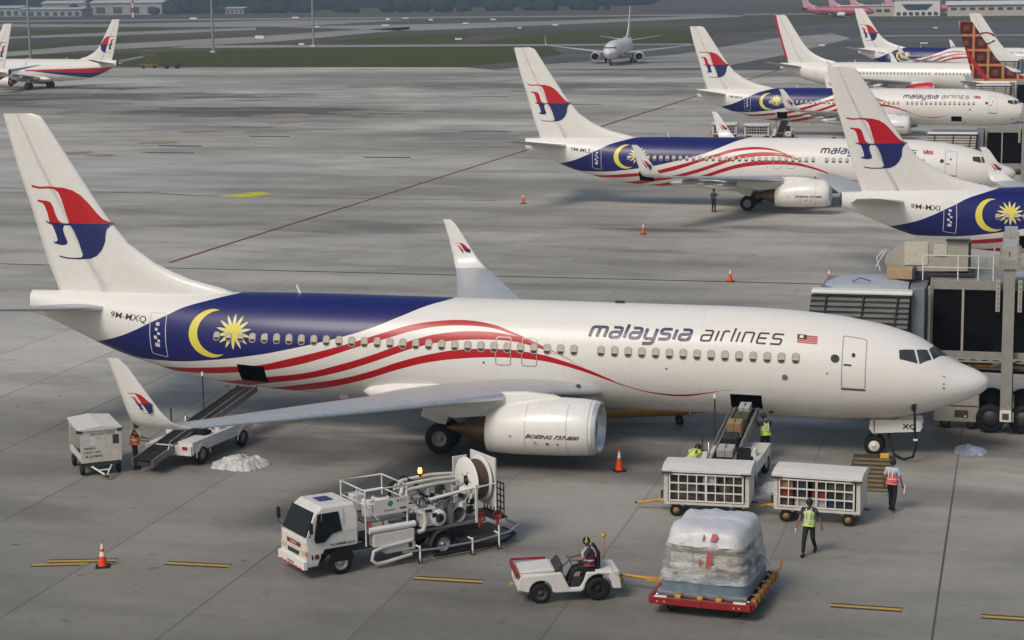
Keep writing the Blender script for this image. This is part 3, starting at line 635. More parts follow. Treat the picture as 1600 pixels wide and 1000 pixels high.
    bn=N(nt,'ShaderNodeBump'); bn.inputs['Strength'].default_value=.25; bn.inputs['Distance'].default_value=.02; nt.links.new(fine,bn.inputs['Height']); nt.links.new(bn.outputs[0],b.inputs['Normal'])
    return m
def fieldmat(name,c1,c2,c3,sc=(.004,.012,1)):
    m,nt,b=newmat(name); tc=N(nt,'ShaderNodeTexCoord').outputs['Object']
    c=mixc(nt,ramp(nt,noise(nt,mapping(nt,tc,sc),1,6,.6),[(.4,0),(.62,1)]),c1,c2); c=mixc(nt,ramp(nt,noise(nt,mapping(nt,tc,(sc[0]*7,sc[1]*7,1)),1,6,.65),[(.5,0),(.7,.7)]),c,c3)
    nt.links.new(c,b.inputs['Base Color']); b.inputs['Roughness'].default_value=.9; b.inputs['Specular IOR Level'].default_value=.15; return m
def flat(name,polys,z,mat,kind='structure',label=None):
    mb=MB()
    for P in polys: mb.sheet([(a,b_,z) for a,b_ in P],mat)
    o=mb.build(name); bm=bmesh.new(); bm.from_mesh(o.data)
    for f in bm.faces:
        if f.normal.z<0: f.normal_flip()
    bm.to_mesh(o.data); bm.free(); o['kind']=kind; return o
FIELD=fieldmat('airfield ground',(.075,.072,.045),(.12,.10,.072),(.06,.06,.036))
GRASS=fieldmat('airfield grass',(.048,.060,.003),(.062,.070,.006),(.085,.078,.02),(.01,.03,1))
ASPH=fieldmat('taxiway asphalt',(.085,.085,.085),(.12,.12,.118),(.16,.155,.15),(.01,.03,1))
TAXI=fieldmat('taxiway concrete',(.27,.265,.255),(.34,.335,.32),(.2,.195,.185),(.01,.04,1))
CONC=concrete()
flat('ground',[[(-7000,-400),(7000,-400),(7000,9000),(-7000,9000)]],-.02,FIELD)
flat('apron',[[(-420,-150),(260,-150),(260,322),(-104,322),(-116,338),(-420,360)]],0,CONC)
flat('taxiway_asphalt',[[(-116,338),(-104,322),(260,322),(260,800),(-47,790),(-92,733),(-90,481),(-128,471),(-112,414),(-112,366)]],0.0,ASPH)
flat('airfield_grass',[[(-245.6,434.9),(-228.2,463.8),(-201.3,480),(-149.5,479.7),(-128.4,470.8),(-112.7,418.8),(-113.4,369.7),(-116.8,338.7),(-133.5,340.5),(-162.2,343.5),(-215,350),(-420,362),(-420,420)],
 [(-220.9,535.9),(-222.9,580.1),(-209.1,626.6),(-192,622.3),(-172.8,526.7),(-193,517.4)],[(-165,525.3),(-168.8,583.5),(-166.6,651.8),(-143.6,684.4),(-120.1,657.5),(-103.4,616.5),(-91.2,511.1),(-124.7,492),(-152.8,496)],
 [(-323.7,489.1),(-316.6,526.2),(-329.2,620.7),(-300,560),(-281.7,480),(-284,440)],[(-410.5,639.5),(-435.6,727.1),(-442.2,815.2),(-390,790),(-351,700),(-358.4,640),(-376,600)]],.004,GRASS)
flat('taxiway_concrete',[[(-276.4,400.7),(-288.8,450.5),(-294.1,509.3),(-284.1,577.8),(-275.6,616.8),(-274.1,681.9),(-263.5,768.3),(-247.1,716.3),(-242.6,609),(-240.1,539.6),(-254,509),(-268.3,458.5),(-268.4,413.5),(-256,365.9)],
 [(-372.5,564.9),(-391,635),(-379,700.5),(-341.9,782),(-319.9,727.2),(-351.2,643.8),(-374.4,605.1),(-353.6,532.6)],[(-253.5,511.8),(-184.2,503.3),(-93.1,499.2),(-90.6,484.2),(-178.1,484.3),(-250.5,483.4)],
 [(-336.8,793.1),(-282.2,827.7),(-225.8,879.5),(-194.3,949.4),(-154.2,1047.2),(-142.1,960.4),(-177,858.8),(-203.3,785.1),(-228.8,710.6),(-239.7,692.6)],
 [(-700,900),(-442,828.8),(-331,792.4),(-322.1,954.6),(-407.3,974),(-477.3,900.5),(-700,990)],[(-100.7,354.4),(-81.7,410.7),(-74.8,547.4),(-62.4,605.6),(-50.6,542.1),(-54.6,407.5),(-60.2,332.1),(-105,323)],
 [(-2000,1010),(-60,1010),(-60,1050),(-2000,1090)],[(-50,560),(260,560),(260,575),(-50,575)]],.009,TAXI)
# stand markings
PY=M('worn yellow line paint',(.50,.33,.06),.6,var=.2,scale=6,dirt=.5); PK=M('dark line border paint',(.05,.045,.035),.7,var=.2,scale=4); PR=M('faded red line paint',(.16,.045,.04),.7,var=.2,scale=1.5,dirt=.4); PW=M('faded tan paint',(.30,.23,.14),.7,var=.25,scale=.6,dirt=.6)
PYB=M('bright yellow marking',(.55,.5,.03),.6,var=.15,scale=.8)
def strip(a,b,w): 
    a=Vector(a);b=Vector(b); n=(b-a).normalized(); n=Vector((-n.y,n.x))*w/2; return [tuple(a-n),tuple(b-n),tuple(b+n),tuple(a+n)]
D=[((-27.3,-19.1),(-25.3,-18.55)),((-27.6,-19.55),(-26,-19.05)),((-23.7,-18.5),(-21.7,-18.4)),((-15.9,-18.37),(-13.85,-18.33)),((-3.85,-18.38),(-1.9,-18.4)),((.2,-18.5),(2.2,-18.5)),((8,-18.5),(10,-18.5))]
flat('stand_marking',[strip(a,b,.42) for a,b in D if a!=(-27.6,-19.55)]+[strip((-27.6,-19.6),(-26.2,-19.15),.3)],.004,PK)
flat('stand_marking',[strip(a,b,.18) for a,b in D],.008,PY)
flat('stand_line',[strip((-51.3,42.9),(-49.6,127.3),.32),strip((-49.6,127.3),(-46,330),.5)],.004,PR)
flat('apron_channel',[strip((-140,40.55),(60,40.62),.28)],.004,PK)
flat('stand_marking',[[(-4.5-.02*i,-5.6+i*.62),(-3.15-.02*i,-5.6+i*.62),(-3.15-.02*i,-5.3+i*.62),(-4.5-.02*i,-5.3+i*.62)] for i in range(8)],.004,M('dirty yellow line paint',(.24,.17,.06),.7,var=.3,scale=6,dirt=.7))
flat('stand_marking',[[(-4.6,-5.75),(-3.05,-5.75),(-3.2,-.4),(-4.7,-.4)]],.002,PK)
flat('taxi_line',[strip((-108,240),(-62,350),.25),strip((-62,350),(-60,480),.3),strip((-98,80),(-72,83.5),.25),strip((-72,83.5),(-66,81.3),.25),strip((-66,81.5),(-40,81),.2),strip((-110,90),(-66,81.3),.18)],.004,PK)
random.seed(3)
tan=[]
for cx,cy,w_,h_ in ((-97,121,3.4,2.5),(-93,118,4,1.6),(-94,135,5,2),(-96,152,5.5,2.2),(-89,152,4,1.6),(-92,168,4,2),(-97,184,6,3),(-89,190,6,3.5),(-85,170,3,1.5)):
    tan.append([(cx+w_/2*cos(a)*random.uniform(.7,1.2),cy+h_*sin(a)*random.uniform(.6,1.2)) for a in [2*pi*j/11 for j in range(11)]])
flat('worn_marking',tan,.006,PW)
flat('worn_marking',[[(cx-3*random.uniform(.6,1.2),cy-.5),(cx+3,cy-.5),(cx+2.6,cy+.6),(cx-2.6,cy+.6)] for cx,cy in ((-90,131),(-85,145),(-93,160),(-84,186),(-87,122),(-62,119),(-61,155),(-61,208),(-40,147),(-80,228))],.010,PK)
flat('stand_number',[[(-64.3,81),(-61.5,80.2),(-60.2,83.2),(-62,85.2),(-63.2,83)]],.012,PYB)
# ---------------------------------------------------------------- far land
HAZEC=M('far wooded hills',(.03,.045,.03),.95,var=.3,scale=.004,spec=.1)
mb=MB(); R=[]
for j,(yy,hh) in enumerate(((1900,0),(2300,26),(3200,45),(4600,120),(6000,150),(6400,60))):
    R.append([Vector((-5200+i*130,yy+60*mn.noise(Vector((i*.3,j,0))),-1+hh*(.75+.9*mn.noise(Vector((i*.13,j*1.7,3)))+.25*mn.noise(Vector((i*.6,j*2.7,9)))) if hh else -1)) for i in range(80)])
mb.loft(R,HAZEC,closed=False,caps=False); struct(mb.build('hills'))
WOOD=M('distant tree foliage',(.02,.032,.018),.95,var=.35,scale=.05,spec=.1)
mb=MB()
bmt=bmesh.new(); bmesh.ops.create_icosphere(bmt,subdivisions=2,radius=1); tv=[v.co.copy() for v in bmt.verts]; tf=[tuple(v.index for v in f.verts) for f in bmt.faces]; bmt.free()
def woods(n,xr,yr,hr):
    for i in range(n):
        x=random.uniform(*xr); y=random.uniform(*yr)(x) if callable(yr) else random.uniform(*yr); h=random.uniform(*hr); w_=h*random.uniform(.5,.9); sd=random.random()*50
        mb.add([(x+v.x*w_*(1+.5*mn.noise(v*2.2+Vector((sd,0,0)))),y+v.y*w_,h*.45+v.z*h*.58*(1+.6*mn.noise(v*2.5+Vector((sd,3,0))))) for v in tv],tf,WOOD)
woods(230,(-1000,-560),(1330,1500),(11,22)); woods(160,(-620,-330),(1560,1720),(14,26)); woods(90,(-900,-280),(1280,1330),(4,9))
o=mb.build('woodland'); o['kind']='stuff'; o['label']='dark hazy belt of trees along the far airfield edge'
# ---------------------------------------------------------------- haze
mb=MB(); mb.box((0,4200,20),(15000,10400,44),WHITE); hz=mb.build('haze'); hz['kind']='stuff'
m=bpy.data.materials.new('haze'); m.use_nodes=True; nt=m.node_tree; nt.nodes.clear(); o_=nt.nodes.new('ShaderNodeOutputMaterial'); v=nt.nodes.new('ShaderNodeVolumePrincipled'); v.inputs['Density'].default_value=.00033; v.inputs['Color'].default_value=(.55,.68,.88,1); v.inputs['Anisotropy'].default_value=.2
nt.links.new(v.outputs[0],o_.inputs['Volume']); hz.data.materials.clear(); hz.data.materials.append(m)
# ---------------------------------------------------------------- people
def skinned(name,verts,edges,radii,mat,parent,sub=1,root=0):
    me=bpy.data.meshes.new(name); me.from_pydata([tuple(v) for v in verts],edges,[]); me.materials.append(mat)
    o=bpy.data.objects.new(name,me); COL.objects.link(o); o.parent=parent
    o.modifiers.new('skin','SKIN'); sv=me.skin_vertices[0].data
    for i,r in enumerate(radii): sv[i].radius=(r,r) if not isinstance(r,tuple) else r; sv[i].use_root=(i==root)
    o.modifiers['skin'].use_smooth_shade=True
    if sub: m=o.modifiers.new('sub','SUBSURF'); m.levels=sub; m.render_levels=sub
    return o
def person(loc,rz,label,J,top,bottom,vest=None,helmet=None,group=None,extra=None):
    """J: joint positions in metres, x forward, y left, z up"""
    t=empty('person',loc,rz); tag(t,label,'person',group)
    g=lambda k:Vector(J[k])
    V=[];E=[];R=[];ix={}
    def add(k,p,r,par=None):
        ix[k]=len(V); V.append(Vector(p)); R.append(r)
        if par is not None: E.append((ix[par],ix[k]))
    add('pel',g('pel'),.13); add('waist',g('pel').lerp(g('chest'),.45),.115,'pel'); add('chest',g('chest'),.145,'waist'); add('neckb',g('neck'),.06,'chest'); add('neck',g('neck').lerp(g('head'),.4),.052,'neckb')
    h=g('head'); up=(h-g('neck')).normalized(); add('chin',h-up*.06+Vector((.015,0,0)),.07,'neck'); add('head',h+up*.03,.092,'chin'); add('crown',h+up*.10,.07,'head')
    for s,y in (('l',1),('r',-1)):
        add('sh'+s,g('sh'+s),.062,'chest'); add('el'+s,g('el'+s),.042,'sh'+s); add('wr'+s,g('wr'+s),.028,'el'+s)
        w=g('wr'+s); d=(w-g('el'+s)).normalized(); sd=d.cross(Vector((0,0,1)) if abs(d.z)<.9 else Vector((1,0,0))).normalized(); fw=sd.cross(d)
        add('pa'+s,w+d*.06,(.018,.036),'wr'+s)
        for q,(o_,ln) in enumerate(((-.032,.060),(-.011,.075),(.011,.070),(.032,.052))):
            add('f%d'%q+s,w+d*.10+sd*o_,.0095,'pa'+s); add('g%d'%q+s,w+d*(.10+ln*.55)+sd*o_+fw*.012,.009,'f%d'%q+s); add('h%d'%q+s,w+d*(.10+ln*.85)+sd*o_+fw*.035,.008,'g%d'%q+s)
        add('t0'+s,w+d*.045+sd*.045+fw*.01,.010,'pa'+s); add('t1'+s,w+d*.085+sd*.058+fw*.02,.009,'t0'+s)
        add('hp'+s,g('hip'+s),.088,'pel'); add('kn'+s,g('kn'+s),.058,'hp'+s); add('an'+s,g('an'+s),.04,'kn'+s); 
        f=Vector(J.get('toe'+s,g('an'+s)+Vector((.15,0,-.05)))); add('to'+s,f,.035,'an'+s)
    skinned('body',V,E,R,SKIN,t)
    sub=lambda ks,gr:([V[ix[k]] for k in ks],[(R[ix[k]] if not isinstance(R[ix[k]],tuple) else R[ix[k]][0])+gr for k in ks])
    # trousers
    ks=['pel','waist','hpl','knl','anl','hpr','knr','anr']; P,r=sub(ks,.018); P[3+1]=P[4]+Vector((0,0,.02)); skinned('trousers',P,[(0,1),(0,2),(2,3),(3,4),(0,5),(5,6),(6,7)],r,bottom,t)
    # shirt
    ks=['waist','chest','neckb','shl','ell','shr','elr']; P,r=sub(ks,.014); 
    P[4]=P[3].lerp(P[4],.82); P[6]=P[5].lerp(P[6],.82); P.append(V[ix['pel']].lerp(V[ix['waist']],.2)); r.append(.150); skinned('shirt',P,[(0,1),(1,2),(1,3),(3,4),(1,5),(5,6),(0,7)],r,top,t)
    if vest:
        ks=['waist','chest','neckb','shl','shr']; P,r=sub(ks,.055); r[2]-=.01; P[3]=P[1].lerp(P[3],.8); P[4]=P[1].lerp(P[4],.8); r[3]=r[4]=.092
        P.append(V[ix['pel']].lerp(V[ix['waist']],.45)); r.append(.165); r[0]=.172
        v=skinned('vest',P,[(0,1),(1,2),(1,3),(1,4),(0,5)],r,vest,t)
        m=MB(); ax=(V[ix['chest']]-V[ix['waist']]).normalized(); w_=V[ix['waist']]
        m.tube([w_-ax*.02,w_+ax*.03],[.182,.185],REFL,16,cap=False)
        for y in (-.07,.07): 
            c=V[ix['chest']]; m.tube([c+Vector((.18,y*.9,-.12)),c+Vector((.185,y,.02)),c+Vector((.06,y*1.1,.175)),c+Vector((-.10,y*1.1,.145)),c+Vector((-.185,y,.0)),c+Vector((-.18,y*.9,-.12))],.017,REFL,6)
        m.build('reflective_band',v)
    for s in 'lr':
        m=MB(); a=V[ix['an'+s]]; f=V[ix['to'+s]]; d=(f-a); d.z*=.3; d.normalize(); sole=min(a.z,f.z)
        m.tube([a-d*.06+Vector((0,0,-.035)),a+Vector((0,0,-.03)),a.lerp(f,.6)+Vector((0,0,-.012)),f+d*.04],[.045,.056,.048,.034],BLACK,10); m.build('shoe',t)
    m=MB(); hd=V[ix['head']]; rings=[]
    if helmet: 
        m.lathe([(-.02,.115),(.05,.11),(.1,.07),(.125,.01)],hd+up*.01,up,helmet,16); m.build('cap',t)
    m=MB(); m.lathe([(-.07,.08),(-.03,.103),(.04,.104),(.09,.085),(.125,.04),(.132,.002)],hd-Vector((.012,0,0)),(up-Vector((.25,0,0))).normalized(),HAIR,16); m.build('hair',t)
    m=MB()
    for y in (-.034,.034): m.box(hd+Vector((.085,y,-.005)),(.016,.026,.011),INK)
    m.box(hd+Vector((.098,0,-.03)),(.03,.022,.035),SKIN); m.box(hd+Vector((.083,0,-.075)),(.012,.045,.01),DRED)
    for y in (-.096,.096): m.box(hd+Vector((0,y,-.02)),(.03,.014,.055),SKIN)
    m.build('face',t)
    if extra: extra(t,V,ix)
    return t
def stand(**k):
    J=dict(pel=(0,0,.95),chest=(0,0,1.28),neck=(.01,0,1.47),head=(.03,0,1.60),shl=(0,.19,1.40),shr=(0,-.19,1.40),ell=(-.02,.25,1.12),elr=(-.02,-.25,1.12),wrl=(.06,.26,.88),wrr=(.06,-.26,.88),
      hipl=(0,.09,.90),hipr=(0,-.09,.90),knl=(.02,.11,.49),knr=(.02,-.11,.49),anl=(0,.12,.09),anr=(0,-.12,.09)); J.update(k); return J
# ---------------------------------------------------------------- small equipment
def wheel(parent,c,ax,r,w,rim=None,name='wheel',rk=.62):
    t=MB(); rr=r*rk; t.lathe([(-w/2*.9,rr),(-w/2,r*.8),(-w/2*.7,r*.97),(0,r),(w/2*.7,r*.97),(w/2,r*.8),(w/2*.9,rr)],c,ax,BLACK,24)
    o=t.build(name,parent); t=MB(); t.lathe([(-w/2*.8,.01),(-w/2*.8,rr*1.02),(w/2*.85,rr*1.02),(w/2*.75,rr*.85),(w/2*.3,rr*.7),(w/2*.3,rr*.35),(w/2*.8,rr*.3),(w/2*.85,.01)],c,ax,rim or MGREY,20); t.build('rim',o); return o
def cone(x,y,label,h=.75,bands=2):
    t=empty('traffic_cone',(x,y,0),random.uniform(-1,1)); tag(t,label,'cone','orange traffic cones on the apron')
    m=MB(); m.box((0,0,.02),(.42,.42,.04),BLACK); m.build('base',t,bev=.01)
    m=MB(); k=h/.75; R_=lambda z:.15*(1-z/(h*1.06))
    if bands==2: segs=[(.04,.30,ORANGE),(.30,.42,CWHITE),(.42,.50,ORANGE),(.50,.64,CWHITE),(.64,.75,ORANGE)]
    else: segs=[(.04,.42,ORANGE),(.42,.62,CWHITE),(.62,.75,ORANGE)]
    for a,b,mt in segs: m.lathe([(a*k,R_(a*k)),(b*k,R_(b*k))],(0,0,0),(0,0,1),mt,20)
    m.add([(R_(h)*cos(2*pi*j/12),R_(h)*sin(2*pi*j/12),h) for j in range(12)],[tuple(range(12))],ORANGE); m.build('cone_body',t); return t
HUB=M('rusty tan hub',(.30,.17,.06),.6,var=.2,scale=8,dirt=.5)
def cart_bag():
    t=empty('baggage_cart'); L,W=2.75,1.5; z0,z1=.5,1.52
    m=MB(); m.box((0,0,.46),(L,W,.09),DWHITE)
    for x in (-L/2+.06,L/2-.06):
        for y in (-W/2+.05,W/2-.05): m.box((x,y,1.0),(.13,.1,1.02),DWHITE)
    m.box((-L/2+.02,0,1.0),(.04,W-.2,1.0),TWHITE); m.box((L/2-.02,0,1.0),(.04,W-.2,1.0),TWHITE)
    m.build('body',t,bev=.012)
    m=MB(); R_=[]
    for x in (-L/2-.06,L/2+.06): R_.append([Vector((x,-W/2-.08,1.50)),Vector((x,W/2+.08,1.50)),Vector((x,W/2+.08,1.60)),Vector((x,W*.25,1.70)),Vector((x,-W*.25,1.70)),Vector((x,-W/2-.08,1.60))])
    m.loft(R_,TWHITE,smooth=False)
    for x in (-L/2+.1,L/2-.1): m.box((x,-W/2-.09,1.49),(.34,.05,.07),DARK)
    m.build('roof',t,bev=.012)
    for k in (-1,1):   # mesh doors with bars on both long sides, two leaves
        for h_ in (0,1):
            m=MB(); x0=-L/2+.18+h_*(L-.36)/2; ww=(L-.36)/2-.02; y=k*(W/2+.01)
            for i in range(5): m.box((x0+ww*i/4,y,.99),(.05 if i in(0,4) else .032,.035,.92),TWHITE)
            for j in range(4): m.box((x0+ww/2,y+k*.004,.56+.29*j),(ww,.03,.045),TWHITE)
            m.build('cage_door',t)
    m=MB(); m.box((0,0,1.0),(L-.3,W-.5,.9),HOLD); m.build('inner_lining',t)
    for x in (-L*.36,L*.36):
        for y in (-W/2+.12,W/2-.12): wheel(t,(x,y,.2),(0,1,0),.21,.13,HUB,rk=.5)
        m=MB(); m.box((x,0,.3),(.1,W-.3,.08),DARK); m.box((x,-W/2+.16,.36),(.5,.06,.06),DWHITE); m.build('axle',t)
    m=MB(); m.tube([(-L/2+.2,0,.35),(-L/2-.35,0,.33),(-L/2-1.0,0,.22)],[.05,.05,.035],YEL,8); m.tube([(-L/2+.1,-.3,.35),(-L/2-.45,0,.33),(-L/2+.1,.3,.35)],.035,YEL,8); m.lathe([(0,.06),(.03,.06)],(-L/2-1.03,0,.2),(0,0,1),DARK,12); m.build('tow_bar',t)
    m=MB(); m.cyl((-L/2-.14,-.3,.5),(-L/2-.14,-.3,.75),.04,DARK); m.box((L/2+.1,0,.42),(.2,.1,.06),DARK); m.build('brake_lever',t)
    return t
BAGC=[M('brown suitcase',(.07,.04,.022),.6),M('red suitcase',(.20,.018,.02),.5),M('black suitcase',(.02,.02,.022),.6),M('blue suitcase',(.02,.03,.07),.5),M('olive bag',(.05,.055,.028),.7),M('tan box',(.30,.18,.09),.8),M('white bag',(.36,.36,.36),.7),M('grey suitcase',(.09,.09,.095),.5)]
def bag(loc,d,rz,mt,label,grp=None,tilt=None):
    m=MB(); m.box((0,0,d[2]/2),d,mt); m.tube([(-d[0]*.2,0,d[2]),(-d[0]*.18,0,d[2]+.05),(d[0]*.18,0,d[2]+.05),(d[0]*.2,0,d[2])],.012,DARK,6); m.box((0,0,d[2]/2),(d[0]*1.01,.02,d[2]*1.01),DARK)
    o=m.build('suitcase',bev=.03); o.location=loc; o.rotation_euler=(tilt or 0,0,rz); tag(o,label,'luggage',grp); return o
def container():
    t=empty('container_cart'); L,W=2.3,1.45      # tow bar towards +x
    m=MB(); m.box((L/2-.03,0,1.08),(.06,W,1.16),DWHITE); m.box((-L/2+.03,0,1.08),(.06,W,1.16),DWHITE); m.box((0,W/2-.03,1.08),(L-.12,.06,1.16),DWHITE)
    m.box((0,-W/2+.05,.62),(L-.12,.06,.22),DWHITE); m.box((0,0,.52),(L-.12,W-.1,.05),DARK); m.box((0,-W/2+.04,1.6),(L-.12,.08,.12),DWHITE)
    m.box((0,.1,1.05),(L-.3,.02,1.0),HOLD)
    # writing on the end wall
    X=L/2+.006; f=lambda y0,z0:(lambda a,b:Vector((X,y0+a,z0+b)))
    text(m,'BAGGAGE',f(-.35,1.48),.85,.1,MGREY,.01); text(m,'WEIGHT:',f(-.62,.98),.42,.075,INK,.02); text(m,'1800 LBS',f(-.62,.84),.6,.07,DRED,.01); text(m,'K.I.A BHD',f(-.55,.68),.6,.09,INK,.02)
    m.sheet([(X,-.40,1.12),(X,-.2,1.12),(X,-.2,1.42),(X,-.40,1.42)],TWHITE); m.sheet([(X,.42,1.12),(X,.64,1.12),(X,.64,1.45),(X,.42,1.45)],M('dark green placard',(.03,.05,.035),.6))
    m.build('body',t,bev=.012)
    m=MB(); R_=[[Vector((x,-W/2-.04,1.66)),Vector((x,W/2+.04,1.66)),Vector((x,W/2+.04,1.72)),Vector((x,0,1.80)),Vector((x,-W/2-.04,1.72))] for x in (-L/2-.04,L/2+.04)]
    m.loft(R_,TWHITE,smooth=False)
    for y in (-W/2-.02,W/2-.04): m.box((L/2-.02,y,1.64),(.12,.2,.1),DARK)
    m.build('roof',t,bev=.01)
    for x in (-L*.34,L*.36):
        for y in (-W/2+.08,W/2-.08): wheel(t,(x,y,.22),(0,1,0),.22,.14,DARK)
    m=MB(); m.box((0,0,.42),(L,W-.2,.1),DARK); m.build('chassis',t)
    m=MB(); 
    for y in (-.38,.38): m.tube([(L/2-.1,y,.36),(L/2+.75,y*.12,.2)],.035,TWHITE,8)
    m.tube([(L/2-.05,-.55,.4),(L/2-.05,.55,.4)],.035,TWHITE,8); m.tube([(L/2+.35,-.22,.28),(L/2+.35,.22,.28)],.03,TWHITE,8); m.lathe([(0,.08),(.06,.08)],(L/2+.82,0,.12),(0,0,1),DARK,12); m.build('tow_bar',t)
    return t
def belt_loader(full=True):
    """nose of the belt towards +x, driving compartment on -y side"""
    t=empty('belt_loader')
    m=MB(); 
    m.box((0,-.72,.72),(4.3,.62,.42),TWHITE); m.box((0,.85,.62),(4.2,.34,.3),TWHITE); m.box((0,.05,.48),(4.0,1.5,.16),DARK)
    m.box((-2.1,-.25,.62),(.25,1.5,.36),TWHITE); m.box((2.12,-.25,.66),(.2,1.4,.3),TWHITE)
    for x in (-1.45,1.45): m.tube([(x+.47*cos(a),-1.045,.33+.47*sin(a)) for a in [pi*j/10 for j in range(11)]],.03,TWHITE,6)
    m.build('chassis',t,bev=.03)
    for q in ((-2.24,-.75,.72),(-2.24,.3,.66)): m=MB(); m.box(q,(.02,.2,.12),M('tail lamp red',(.4,.02,.02),.3)); m.build('lamp',t)
    for x in (-1.45,1.45):
        for y in (-.94,.94): wheel(t,(x,y,.34),(0,1,0),.34,.22,MGREY)
    m=MB(); m.box((-.75,-.6,1.0),(.5,.5,.12),BLACK); m.box((-1.0,-.6,1.25),(.1,.48,.45),BLACK); m.build('seat',t,bev=.03)
    m=MB(); m.tube([(.0,-.6,.95),(-.22,-.6,1.22)],.025,DARK,6); m.tube([(-.25+.16*cos(a)*.35,-.6+.16*sin(a),1.25+.15*cos(a)) for a in [2*pi*j/12 for j in range(12)]],.015,DARK,6,closed=True); m.build('steering_wheel',t)
    m=MB(); m.box((.2,-.6,1.02),(.35,.5,.3),TWHITE); m.build('dashboard',t,bev=.04)
    # inclined belt
    a0=Vector((-3.6,.10,.55)); a1=Vector((3.75,.10,1.78)); d=(a1-a0); n=d.cross(Vector((0,1,0))).normalized(); n=-n if n.z<0 else n; L=d.length; dd=d.normalized(); yy=Vector((0,1,0))
    def B(c0,c1,y0,y1,h0,h1,mt):
        P=[a0+dd*c+yy*y+n*h for c in (c0,c1) for y in (y0,y1) for h in (h0,h1)]
        m.add(P,[(0,1,3,2),(4,6,7,5),(0,4,5,1),(2,3,7,6),(0,2,6,4),(1,5,7,3)],mt)
    m=MB(); B(0,L,-.36,.36,-.06,.0,BLACK)
    for k in range(int(L/.16)): B(k*.16+.02,k*.16+.035,-.35,.35,0,.012,DARK)
    b=m.build('belt',t)
    m=MB()
    for y in (-.42,.40): B(-.1,L+.05,y,y+.05,-.2,.04,MGREY)
    B(.2,L-.2,-.38,.38,-.2,-.1,DARK); m.build('belt_frame',t)
    m=MB()
    for y in (-.46,.46): m.tube([a0+dd*.9+yy*y+n*.05,a0+dd*1.1+yy*y+n*.3,a0+dd*(L-.7)+yy*y+n*.3,a0+dd*(L-.5)+yy*y+n*.03],.02,STEEL,6)
    m.build('guard_rail',t)
    m=MB()
    for y in (-.28,.48): m.tube([(-.2,y,.6),(1.4,y,1.3)],.05,MGREY,8); m.tube([(1.6,y,.6),(.4,y,1.1)],.05,YEL,8)
    m.build('lift_arm',t)
    m=MB(); m.tube([(1.9,.95,.8),(1.9,.95,2.5)],.03,DARK,8); m.lathe([(0,.05),(.14,.05),(.16,.02)],(1.9,.95,2.5),(0,0,1),TWHITE,10); m.build('lamp_post',t); m=MB(); m.tube([(-.4,.95,.8),(-.4,.95,1.7)],.03,DARK,8); m.build('lamp_post',t)
    m=MB()
    for k in range(2): m.box((-1.9+.0*k,.28,.5),(.7,.9,.06),DARK)
    m.lathe([(-.12,.12),(.12,.12)],(-.2,.9,1.0),(0,1,0),MGREY,10); m.box((-.5,.88,.95),(.35,.3,.3),TWHITE); m.tube([(.4,.86,.8),(.5,.9,1.2),(.9,.86,1.0)],.04,STEEL,8); m.build('engine_unit',t,bev=.02)
    return t
